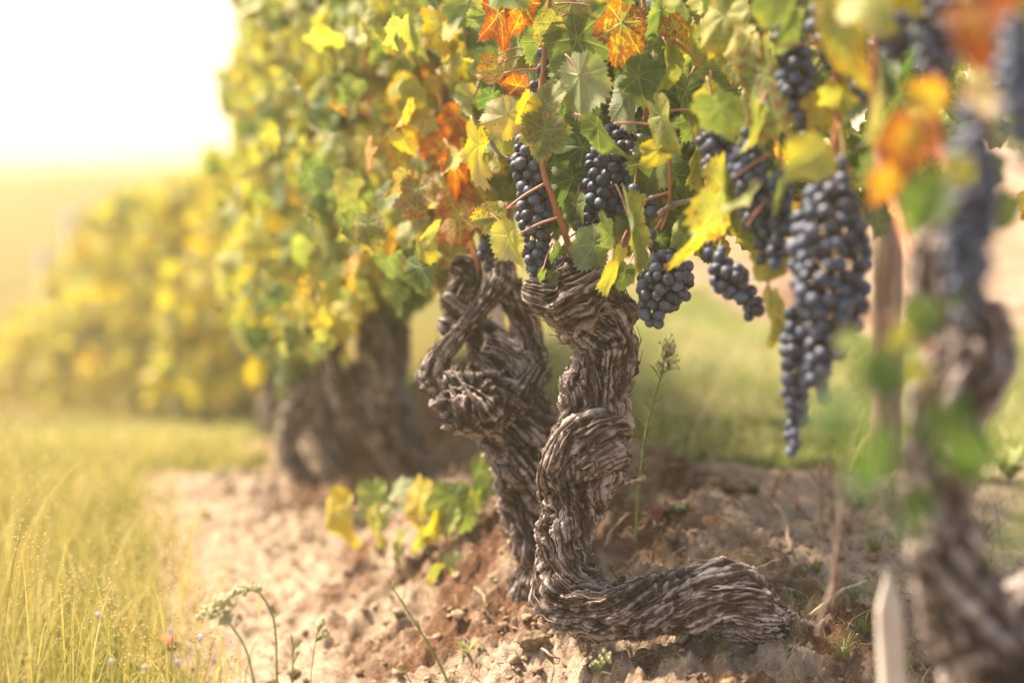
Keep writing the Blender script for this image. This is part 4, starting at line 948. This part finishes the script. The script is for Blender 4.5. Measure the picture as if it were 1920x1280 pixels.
# tall seed-headed weeds, uncountable
mb = MB()
n = 3000; x = rng.uniform(-2.2, -0.35, n); y = rng.uniform(1.45, 3.3, n); u = row_us(x, y)[0]; k = (u < -0.53 + 0.06 * rng.standard_normal(n)); x, y = x[k], y[k]; n = len(x)
h = rng.uniform(0.14, 0.42, n) * (0.6 + 0.6 * ss(-row_us(x, y)[0], 0.6, 0.95)); z0 = ground_z(x, y)
blades(mb, x, y, h, np.full(n, 0.0032), 0.35, 4, rng.normal(0.52, 0.16, n), z0)
sv, sf = uv_sphere(6, 4)
for i_ in range(n):
    if rng.random() < 0.55: continue
    m_ = rng.integers(10, 34); w_ = rng.uniform(.006, .014); c = np.stack([x[i_] + rng.normal(0, w_, m_), y[i_] + rng.normal(0, w_, m_), z0[i_] + h[i_] * 0.82 + rng.normal(0, w_ * 2.6, m_)], 1)
    V = (sv[None] * rng.uniform(0.0007, 0.0019, m_)[:, None, None] + c[:, None]).reshape(-1, 3)
    F = [(f_[None] + (np.arange(m_) * len(sv))[:, None, None]).reshape(-1, f_.shape[1]) for f_ in sf]
    A = np.ones((len(V), 4)); A[:, 0] = rng.uniform(0.6, 1.1); mb.add(V, F, gc=A)
tag(mb.build('tall_weeds', M_MEADOW), 'mass of tall seeding weeds along the left of the path', 'weeds', kind='stuff')

# ------------------------------------------------------------------ soil crumbs (uncountable)
mb = MB(); n = 9000
x = rng.uniform(-1.0, 1.4, n); y = rng.uniform(1.5, 3.6, n); u = row_us(x, y)[0]
k = (np.abs(u) < 0.55) & (rng.random(n) < np.exp(-(u / 0.4) ** 2) + 0.1); x, y = x[k], y[k]; n = len(x); z = ground_z(x, y)
sv, sf = uv_sphere(10, 6)
sz = np.minimum(rng.gamma(1.5, 0.0016, n) + 0.0012, 0.009)
for q0 in range(8):
    sel = np.nonzero(np.arange(n) % 8 == q0)[0]; w = sv * (1 + 0.5 * vn(sv * 1.7 + q0 * 5, q0)[:, None] + 0.35 * vn(sv * 4.1 + q0 * 5, q0 + 50)[:, None]) * np.array([1.2, 1, 0.7])
    a = rng.uniform(0, 6.28, len(sel)); R = np.zeros((len(sel), 3, 3)); R[:, 0, 0] = np.cos(a); R[:, 0, 1] = -np.sin(a); R[:, 1, 0] = np.sin(a); R[:, 1, 1] = np.cos(a); R[:, 2, 2] = 1
    V = np.einsum('kij,nj->kni', R, w) * sz[sel][:, None, None] + np.stack([x[sel], y[sel], z[sel] + sz[sel] * 0.25], 1)[:, None]
    mb.add(V.reshape(-1, 3), [(f_[None] + (np.arange(len(sel)) * len(sv))[:, None, None]).reshape(-1, f_.shape[1]) for f_ in sf])
tag(mb.build('soil_crumbs', M_CRUMB), 'crumbs of dry soil strewn over the bank', 'soil', kind='stuff')

# litter of straw bits and rootlets (uncountable)
for nm_, mt_, n in (('plant_litter', M_STRAW, 2200), ('dark_litter', M_DARKSTALK, 2200)):
    mb = MB(); x = rng.uniform(-0.9, 1.5, n); y = rng.uniform(1.45, 3.8, n); u = row_us(x, y)[0]; k = (np.abs(u - .05) < 0.5) & (rng.random(n) < np.exp(-((u - .1) / 0.35) ** 2) + .05); x, y = x[k], y[k]
    a = rng.uniform(0, 6.28, len(x)); L = rng.gamma(3, .006, len(x)); b = a + rng.normal(0, .5, len(x)); V = []
    for t in (0, .5, 1):
        cx = x + np.cos(a) * L * t + np.cos(b) * L * t * t * .4; cy = y + np.sin(a) * L * t + np.sin(b) * L * t * t * .4; cz = ground_z(cx, cy) + .0015 + .004 * rng.random(len(x)) * t
        for sx_, sz_ in ((-.0007, 0), (0, .0011), (.0007, 0)): V.append(np.stack([cx - np.sin(a) * sx_, cy + np.cos(a) * sx_, cz + sz_], 1))
    V = np.stack(V, 1); f = np.array([[3 * q + j, 3 * q + (j + 1) % 3, 3 * q + 3 + (j + 1) % 3, 3 * q + 3 + j] for q in (0, 1) for j in (0, 1, 2)])
    mb.add(V.reshape(-1, 3), (f[None] + (np.arange(len(x)) * 9)[:, None, None]).reshape(-1, 4)); tag(mb.build(nm_, mt_), 'bits of straw and rootlets on the soil', 'litter', kind='stuff')
mb = MB(); n = 5200; x = rng.uniform(0.30, 1.1, n); y = rng.uniform(1.15, 2.5, n); k = (fbm(np.stack([x, y, 0 * x], 1) * 9, 2, 91) > 0.0) & (project(np.stack([x, y, ground_z(x, y)], 1))[0] > 1455 + 40 * rng.standard_normal(n)); x, y = x[k], y[k]
blades(mb, x, y, rng.gamma(3, .007, len(x)), rng.uniform(.0012, .0034, len(x)), 1.1, hue=rng.normal(.5, .25, len(x))); tag(mb.build('ground_weeds', M_GRASS), 'low weeds and dry blades on the soil at lower right', 'weeds', kind='stuff')
# soil clods
def clod(label, px_, py_, w, h, seed):
    c, d = hit(px_, py_ + h * 0.3); s_ = PR(w / 2, d); hh = PR(h / 2, d)
    def fn(v):
        r = 1 + 0.28 * fbm(v * 1.6 + seed, 3, seed) + 0.12 * fbm(v * 6, 4, seed + 1, 0.6)
        return v * r[:, None] * np.array([s_, s_ * 0.8, hh])
    v, f = uv_sphere(90, 60, fn)
    tag(link('soil_clod', mk_mesh('soil_clod', v, f, M_CLOD), None, tuple(c + np.array([0, 0, hh * 0.35]))), label, 'clod', 'clods of earth on the bank')
clod('large dark clod of earth above the end of the thick root', 1410, 1062, 150, 95, 4)
clod('pale flat clod of earth under the grass edge behind the root', 1360, 900, 120, 34, 9)
clod('small brown clod left of the thick root on the slope', 1000, 1195, 60, 34, 14)

# ------------------------------------------------------------------ twigs and roots on the soil
def twig(name, label, pts, r0, r1, mat, group='twigs and dry stalks on the soil', lift=0.004, fork=None, cat=None):
    w = []
    for e in pts:
        c, d = hit(e[0], e[1]); w.append(c + np.array([0, 0, lift + (e[2] if len(e) > 2 else 0)]))
    w = np.array(w); o0 = w[0]; c = catmull(w, 24); c = c + 0.0018 * np.stack([vn(c * 70 + k, k) for k in range(3)], 1)
    mb = MB(); v, f = tube(c - o0, np.linspace(r0, r1, 24) * (1 + .3 * vn(c * 160, 2)), 7); mb.add(v, f)
    if fork:
        for k_, l_ in fork:
            b0 = c[k_]; e = b0 + (c[min(k_ + 4, 23)] - b0) * 1.5 + np.array([random.uniform(-l_, l_), 0.0, l_]); v, f = curve_tube([b0 - o0, (b0 + e) / 2 - o0 + 0.002, e - o0], r1 * 1.1, r1 * .5, 8, 5); mb.add(v, f)
    o = mb.build(name, mat); o.location = tuple(o0)
    return tag(o, label, cat or 'twig', group)
twig('twig', 'pale forked twig on dark soil above the middle of the root', [(1262, 1045), (1290, 1028), (1322, 1005)], .0028, .0016, M_TWIG)
twig('twig', 'thin dark twig beside the green rosette', [(1287, 968), (1320, 962), (1352, 957)], .0020, .0012, M_TWIG)
twig('twig', 'short pale branched twig left of the large clod', [(1337, 1042), (1362, 1036), (1392, 1034)], .0024, .0016, M_TWIG, fork=[(12, .008)])
twig('twig', 'thin forked twig above the large clod', [(1395, 990), (1418, 988), (1448, 976)], .0016, .001, M_TWIG, fork=[(8, .01), (14, .008)])
twig('twig', 'small pale twig right of the large clod', [(1438, 1008), (1460, 1003), (1484, 1004)], .0026, .0018, M_TWIG)
twig('bare_root', 'curved whitish rootlet arching down the bank above the large clod', [(1445, 940, .01), (1438, 955, .016), (1455, 975, .02), (1472, 1000, .02), (1482, 1050, .01)], .0042, .0022, M_TWIG, cat='root')
twig('bare_root', 'short curved rootlet below the green rosette', [(1266, 975), (1264, 992), (1274, 1008)], .0026, .0016, M_TWIG, cat='root')
twig('bare_root', 'long dark root lying along the top of the bank', [(1255, 905), (1300, 890), (1345, 900), (1400, 916)], .004, .0022, M_DARKSTALK, fork=[(10, .01)], cat='root')
twig('dry_stalk', 'long straw stalk leaning between the trunk and the slope', [(1122, 1070, .0), (1145, 1025, .02), (1182, 985, .02)], .0016, .0011, M_STRAW)
twig('dry_stalk', 'straw lying across the pale end of the root', [(1390, 1190, .06), (1420, 1165, .075), (1455, 1140, .07)], .0012, .0008, M_STRAW)
twig('dry_stalk', 'blurred straw lying left of the whitish stake', [(1520, 1170, .01), (1570, 1135, .015), (1625, 1105, .01)], .0030, .0020, M_STRAW)
twig('twig', 'blurred pale twig near the foot of the dark dead stalks', [(1500, 1175, .005), (1530, 1190, .01), (1545, 1180, .01)], .0035, .002, M_TWIG)
twig('twig', 'dark stick half buried below the elbow of the root', [(998, 1168), (1012, 1158), (1028, 1153)], .004, .003, M_DARKSTALK)
twig('twig', 'short pale stick under the thick root', [(1084, 1215), (1095, 1214), (1107, 1216)], .0024, .002, M_STRAW)
twig('dry_stalk', 'small pale straw in front of the burled vine', [(890, 1105), (905, 1120), (912, 1138)], .0018, .001, M_STRAW)
grp = 'short twigs scattered over the bank'
trs = np.random.RandomState(8)
for k in range(34):
    x0, y0 = trs.uniform(1130, 1560), trs.uniform(890, 1040); a = trs.uniform(-0.9, 0.5); L = trs.uniform(14, 46)
    if trs.rand() < 0.35: x0, y0 = trs.uniform(880, 1500), trs.uniform(1215, 1275)
    twig('twig', 'short brown twig lying loose on the bank soil', [(x0, y0), (x0 + L * .5, y0 - L * .5 * math.sin(a) + 3), (x0 + L * math.cos(a), y0 - L * math.sin(a))], trs.uniform(.0011, .0024), .0010, M_TWIG if k % 3 else M_DARKSTALK, grp)

# dead upright stalks
def stalk(name, label, pts, d, r0, r1, mat, cat, group=None):
    p = np.array([P(e[0], e[1], d) for e in pts]); mb = MB(); c = catmull(p, 30); c = c + 0.002 * np.stack([vn(c * 40 + k, k) for k in range(3)], 1)
    v, f = tube(c - p[0], np.linspace(PR(r0, d), PR(r1, d), 30), 7); mb.add(v, f)
    for k in (10, 16, 22):
        e = c[k] + np.array([random.uniform(-.02, .02), 0, .03]); v, f = curve_tube([c[k] - p[0], (c[k] + e) / 2 - p[0], e - p[0]], PR(r1, d), PR(1, d), 6, 5); mb.add(v, f)
    o = mb.build(name, mat); o.location = tuple(p[0]); return tag(o, label, cat, group)
stalk('dead_stalk', 'tallest dark dead stalk standing under the thin grape tail', [(1562, 1140), (1566, 1050), (1560, 960), (1556, 850)], 1.62, 5, 2.5, M_DARKSTALK, 'stalk')
stalk('dead_stalk', 'brown dead stalk leaning left beside the tallest one', [(1545, 1010), (1538, 960), (1542, 900), (1536, 870)], 1.66, 4, 2, M_DARKSTALK, 'stalk')
stalk('dead_stalk', 'pale straw coloured dead stalk right of the dark ones', [(1530, 1190), (1560, 1080), (1574, 960), (1585, 860)], 1.58, 3, 1.6, M_TWIG, 'stalk')

# ------------------------------------------------------------------ small plants
def lance(mb, base, tipv, w, up, n=6):
    t = np.linspace(0, 1, n); mid = (base + tipv) / 2 + up * np.linalg.norm(tipv - base) * 0.18
    c = catmull([base, mid, tipv], n); tt = np.gradient(c, axis=0); tt /= np.linalg.norm(tt, axis=1)[:, None] + 1e-9
    sdv = np.cross(tt, up + 0.3 * fw); sdv /= np.linalg.norm(sdv, axis=1)[:, None] + 1e-9
    ww = w * np.sin(np.clip(t * .92 + .06, 0, 1) * math.pi) ** .8
    v = np.stack([c - sdv * ww[:, None], c + up * w * -.15, c + sdv * ww[:, None]], 1).reshape(-1, 3)
    f = np.array([[3 * k + j, 3 * k + j + 1, 3 * k + j + 4, 3 * k + j + 3] for k in range(n - 1) for j in (0, 1)]); mb.add(v, f)
Z = np.array([0, 0, 1.0])
def weed(label, pts, d, stem_r, leaves=(), heads=(), mat=None, lmat=None, hmat=None, nh=40, hr=0.0022, name='wild_plant', cat='plant', group=None, seed=0, budstalk=True):
    """pts stem in px (base first); leaves (t, dx, dy, w) in px; heads (px,py,spread x, spread y)"""
    rs = np.random.RandomState(seed); mat = mat or M_WEED
    p = np.array([P(e[0], e[1], d) for e in pts]); root = thing(name, label, cat, group, tuple(p[0])); c = catmull(p, 40)
    mb = MB(); v, f = tube(c, np.linspace(PR(stem_r, d), PR(stem_r * .45, d), 40), 7); mb.add(v, f); mb.build('stem', mat, root)
    if len(leaves):
        mb = MB()
        for (t, dx, dy, w) in leaves:
            b0 = c[int(t * 39)]; e = b0 + rt * PR(dx, d) - upv * PR(dy, d) - fw * rs.uniform(-.4, .4) * PR(abs(dx) + 4, d); lance(mb, b0, e, PR(w, d), Z)
        mb.build('leaves', lmat or mat, root)
    if len(heads):
        mb = MB(); ms = MB(); sv, sf = uv_sphere(8, 5)
        for (hx_, hy_, ax_, ay_) in heads:
            h0 = P(hx_, hy_, d)
            for _ in range(nh):
                o = rs.normal(0, .42, 3); q = h0 + rt * PR(ax_, d) * o[0] + upv * PR(ay_, d) * o[1] + fw * PR(ax_, d) * o[2]
                k = hr * rs.uniform(.5, 1.2); mb.add(sv * np.array([k, k, k * 1.5]) + q, sf)
                if budstalk:
                    j = int(np.argmin(np.linalg.norm(c - q + Z * 0.012, axis=1))); v, f = tube([c[j], (c[j] + q) / 2 - Z * .001, q], [.0007, .0006, .0005], 4); ms.add(v, f)
        mb.build('flower_head', hmat or M_BUD, root)
        if budstalk: ms.build('flower_stalks', mat, root)
    return root
lv = lambda n, L, w, rs: [(t, (1 if k % 2 else -1) * L * rs.uniform(.6, 1.1), -L * rs.uniform(.5, 1.2), w) for k, t in enumerate(np.linspace(.05, .8, n))]
R_ = np.random.RandomState(4)
weed('tall slender weed with feathery pale flower head right of the coiled trunk', [(1192, 1010), (1196, 940), (1203, 870), (1213, 800), (1228, 745), (1243, 690), (1252, 640)], 2.14, 3.2, lv(34, 26, 3.0, R_), [(1254, 655, 20, 26), (1250, 685, 24, 14)], nh=60, hr=.0020, seed=1)
weed('arching weed with fluffy drooping cream head at lower left', [(505, 1420), (478, 1285), (460, 1215), (434, 1172), (424, 1148), (412, 1132), (396, 1142)], 1.80, 2.6, lv(10, 18, 2.2, R_), [(418, 1126, 20, 9), (396, 1146, 20, 11), (424, 1158, 12, 14)], nh=80, hr=.0024, seed=2, budstalk=False)
weed('taller arching weed whose head bends left above the fluffy one', [(528, 1420), (520, 1290), (516, 1180), (503, 1135), (480, 1106), (460, 1102), (436, 1114)], 1.82, 2.6, lv(12, 20, 2.2, R_), [(470, 1101, 22, 6), (444, 1109, 16, 8), (485, 1104, 7, 5)], nh=46, hr=.0022, seed=3, budstalk=False)
weed('thin weed with tiny buds right of the arching weeds', [(575, 1420), (581, 1290), (590, 1210), (598, 1180), (601, 1168)], 1.85, 1.5, [(.6, -12, -14, 1.2), (.7, 20, -6, 1.2), (.45, -10, -18, 1.2)], [(600, 1172, 10, 10), (610, 1188, 8, 4)], nh=9, hr=.0030, seed=4)
weed('leafy weed between the arching weeds and the thin budded one', [(548, 1420), (548, 1300), (549, 1240), (549, 1200)], 1.85, 2.0, [(.6, -18, -32, 3), (.62, 20, -34, 3), (.75, -14, -36, 3), (.8, 16, -34, 3), (.9, -6, -30, 2.5), (.5, -26, -20, 3), (.5, 26, -16, 3)], seed=5)
weed('slanting green weed leaning left across the path edge', [(905, 1420), (842, 1282), (812, 1222), (780, 1170), (752, 1125), (735, 1100)], 1.85, 2.8, [(.4, 30, -12, 3), (.5, -34, -8, 3), (.55, -10, -24, 3), (.65, -26, 6, 3), (.75, -28, -2, 3), (.82, 14, -14, 2.5), (.92, -16, 4, 2.5), (.97, -12, -4, 3), (1, -14, -8, 3), (1, 4, -14, 3)], seed=6)
weed('wiry bent weed at the bottom edge between the path and the slope', [(800, 1420), (770, 1280), (740, 1250), (705, 1236), (670, 1258)], 1.9, 1.4, lv(7, 12, 2, R_), seed=7)
def rosette(label, px_, py_, L, n, mat, w=3.5, seed=0, rise=0.5, group=None):
    rs = np.random.RandomState(seed); c, d = hit(px_, py_); root = thing('wild_plant', label, 'plant', group, tuple(c)); mb = MB()
    for k in range(n):
        a = k * 2.4 + rs.uniform(-.3, .3); l = PR(L, d) * rs.uniform(.7, 1.1); e = c + l * np.array([math.cos(a), math.sin(a), rise * rs.uniform(.5, 1.3)]); lance(mb, c, e, PR(w, d), Z)
    mb.build('leaves', mat, root); return root
rosette('grey green rosette on the bank behind the root', 1273, 962, 30, 11, M_WEEDBLUE, 5.5, 1, .5)
rosette('bright green tuft low on the slope left of the root', 875, 1228, 34, 9, M_WEED, 4, 2, .9)
rosette('tiny yellow green sprout under the thick root', 1356, 1218, 20, 4, M_WEED, 4, 3, 1.2)
rosette('small green sprout at the top of the bank', 1388, 925, 18, 8, M_WEED, 3, 4, .8)
rosette('small bluish green plant right of the whitish stake', 1740, 1150, 50, 12, M_WEEDBLUE, 7, 6, .9)
rosette('green leafy plant at the right edge beside the closest trunk', 1895, 900, 60, 14, M_WEED, 7, 7, .9)
def sprig(label, base, pts, seed, mat=M_REDSPRIG):
    rs = np.random.RandomState(seed); c0, d = hit(*base); root = thing('red_sprig', label, 'plant', 'red succulent sprigs on the bank', tuple(c0)); mb = MB()
    for q in pts:
        e = P(q[0], q[1], d - .03); mid = (c0 + e) / 2 + Z * .006; v, f = curve_tube([c0, mid, e], .0012, .0007, 10, 5); mb.add(v, f)
        c = catmull([c0, mid, e], 10)
        for k in range(1, 10):
            for s in (-1, 1): lance(mb, c[k], c[k] + rt * s * .005 + Z * rs.uniform(.001, .006), .0013, Z, 4)
    mb.build('stems', mat, root)
sprig('red sprig between the slender weed and the green rosette', (1232, 985), [(1212, 940), (1228, 950), (1250, 950)], 1)
sprig('red sprig standing at the top of the bank over the curved rootlet', (1450, 935), [(1458, 895), (1470, 880), (1440, 915)], 2)
sprig('trailing reddish sprig right of the curved rootlet', (1500, 960), [(1460, 912), (1520, 980), (1490, 925)], 3)
sprig('blurred red sprig beside the dead stalks', (1590, 1000), [(1600, 950), (1580, 970), (1612, 975)], 4)
sprig('small red sprig above the left of the large clod', (1395, 1045), [(1392, 1018), (1402, 1030), (1420, 1015)], 5)
# clustered low weeds at lower right and bottom
for k, (px_, py_, L, n_, w_) in enumerate([(1600, 1130, 40, 14, 3), (1530, 1080, 36, 12, 3), (1640, 1040, 46, 16, 3.5), (1480, 1230, 34, 12, 3), (1580, 1240, 50, 14, 4), (1720, 1060, 60, 14, 5), (1760, 1230, 60, 16, 5), (1620, 1190, 44, 12, 4), (1500, 1130, 30, 10, 3), (1610, 960, 40, 12, 3), (1840, 1010, 50, 12, 5), (1700, 1260, 50, 12, 4)]):
    rosette('blurred yellow green weed tuft on the soil at lower right', px_, py_, L * .62, int(n_ * 2.2), M_WEED if k % 3 else M_WEEDBLUE, w_ * .40, 20 + k, 1.3, 'weed tufts on the soil at lower right')
weed('small weed with reddish seed pods under the thick root', [(1120, 1330), (1122, 1270), (1128, 1245), (1132, 1230)], 1.86, 1.5, lv(8, 14, 2.2, R_), [(1132, 1232, 18, 16), (1118, 1240, 14, 12)], nh=9, hr=.0020, seed=9)
for k, (x0, y0, x1, y1) in enumerate([(185, 1152, 220, 1240), (378, 1192, 366, 1290), (330, 1240, 362, 1290), (320, 1180, 330, 1280), (210, 1240, 206, 1300), (272, 1250, 270, 1300)]):
    weed('thin stem with a tiny lilac flower in the weeds at lower left', [(x1 + 4, y1 + 130), (x1, y1), ((x0 + x1) / 2, (y0 + y1) / 2 + 5), (x0, y0)], 1.75, 1.2, [(.5, 8, -12, 1), (.6, -8, -12, 1)], [(x0, y0, 5, 3)], hmat=M_LILAC, nh=5, hr=.0020, group='thin stems with lilac flowers', seed=30 + k, budstalk=False)
def flower_blob(label, x, y, d, r, seed):
    c, d2 = hit(x, y); rs = np.random.RandomState(seed); mb = MB()
    for k in range(9):
        a = rs.uniform(0, 6.28); e = np.array([math.cos(a), math.sin(a), rs.uniform(.2, 1)]) * r; lance(mb, np.zeros(3), e, r * .45, Z)
    o = mb.build('red_leaf', M_REDPETAL); o.location = tuple(c + Z * .01); tag(o, label, 'leaf', 'small red fallen leaves')
flower_blob('blurred orange red leaf on the path at lower left', 312, 1222, 2.2, .020, 1)
flower_blob('tiny red leaf by the right edge of the picture', 1905, 1130, 1.5, .016, 2)

# ------------------------------------------------------------------ haze, tinted warm to stand in for lens flare at the left
hb = NT('flare_haze')
pv = hb.n('VolumePrincipled'); pv.inputs['Density'].default_value = HAZE_DENSITY; pv.inputs['Color'].default_value = (1.0, 0.90, 0.66, 1); pv.inputs['Anisotropy'].default_value = 0.5
hb.lk(pv.outputs[0], hb.out.inputs['Volume'])
bx0, bx1, by0, by1, bz0, bz1 = -112.0, 112.0, -8.0, 112.0, -5.5, 8.0
v = np.array([[x, y, z] for z in (bz0, bz1) for y in (by0, by1) for x in (bx0, bx1)])
f = np.array([[0, 2, 3, 1], [4, 5, 7, 6], [0, 1, 5, 4], [2, 6, 7, 3], [0, 4, 6, 2], [1, 3, 7, 5]])
tag(link('haze', mk_mesh('haze', v, f, hb.m, False)), 'haze filling the air, tinted gold in place of lens flare', 'haze', kind='stuff')
for m_ in bpy.data.materials:
    m_.cycles.homogeneous_volume = True if hasattr(m_.cycles, 'homogeneous_volume') else None
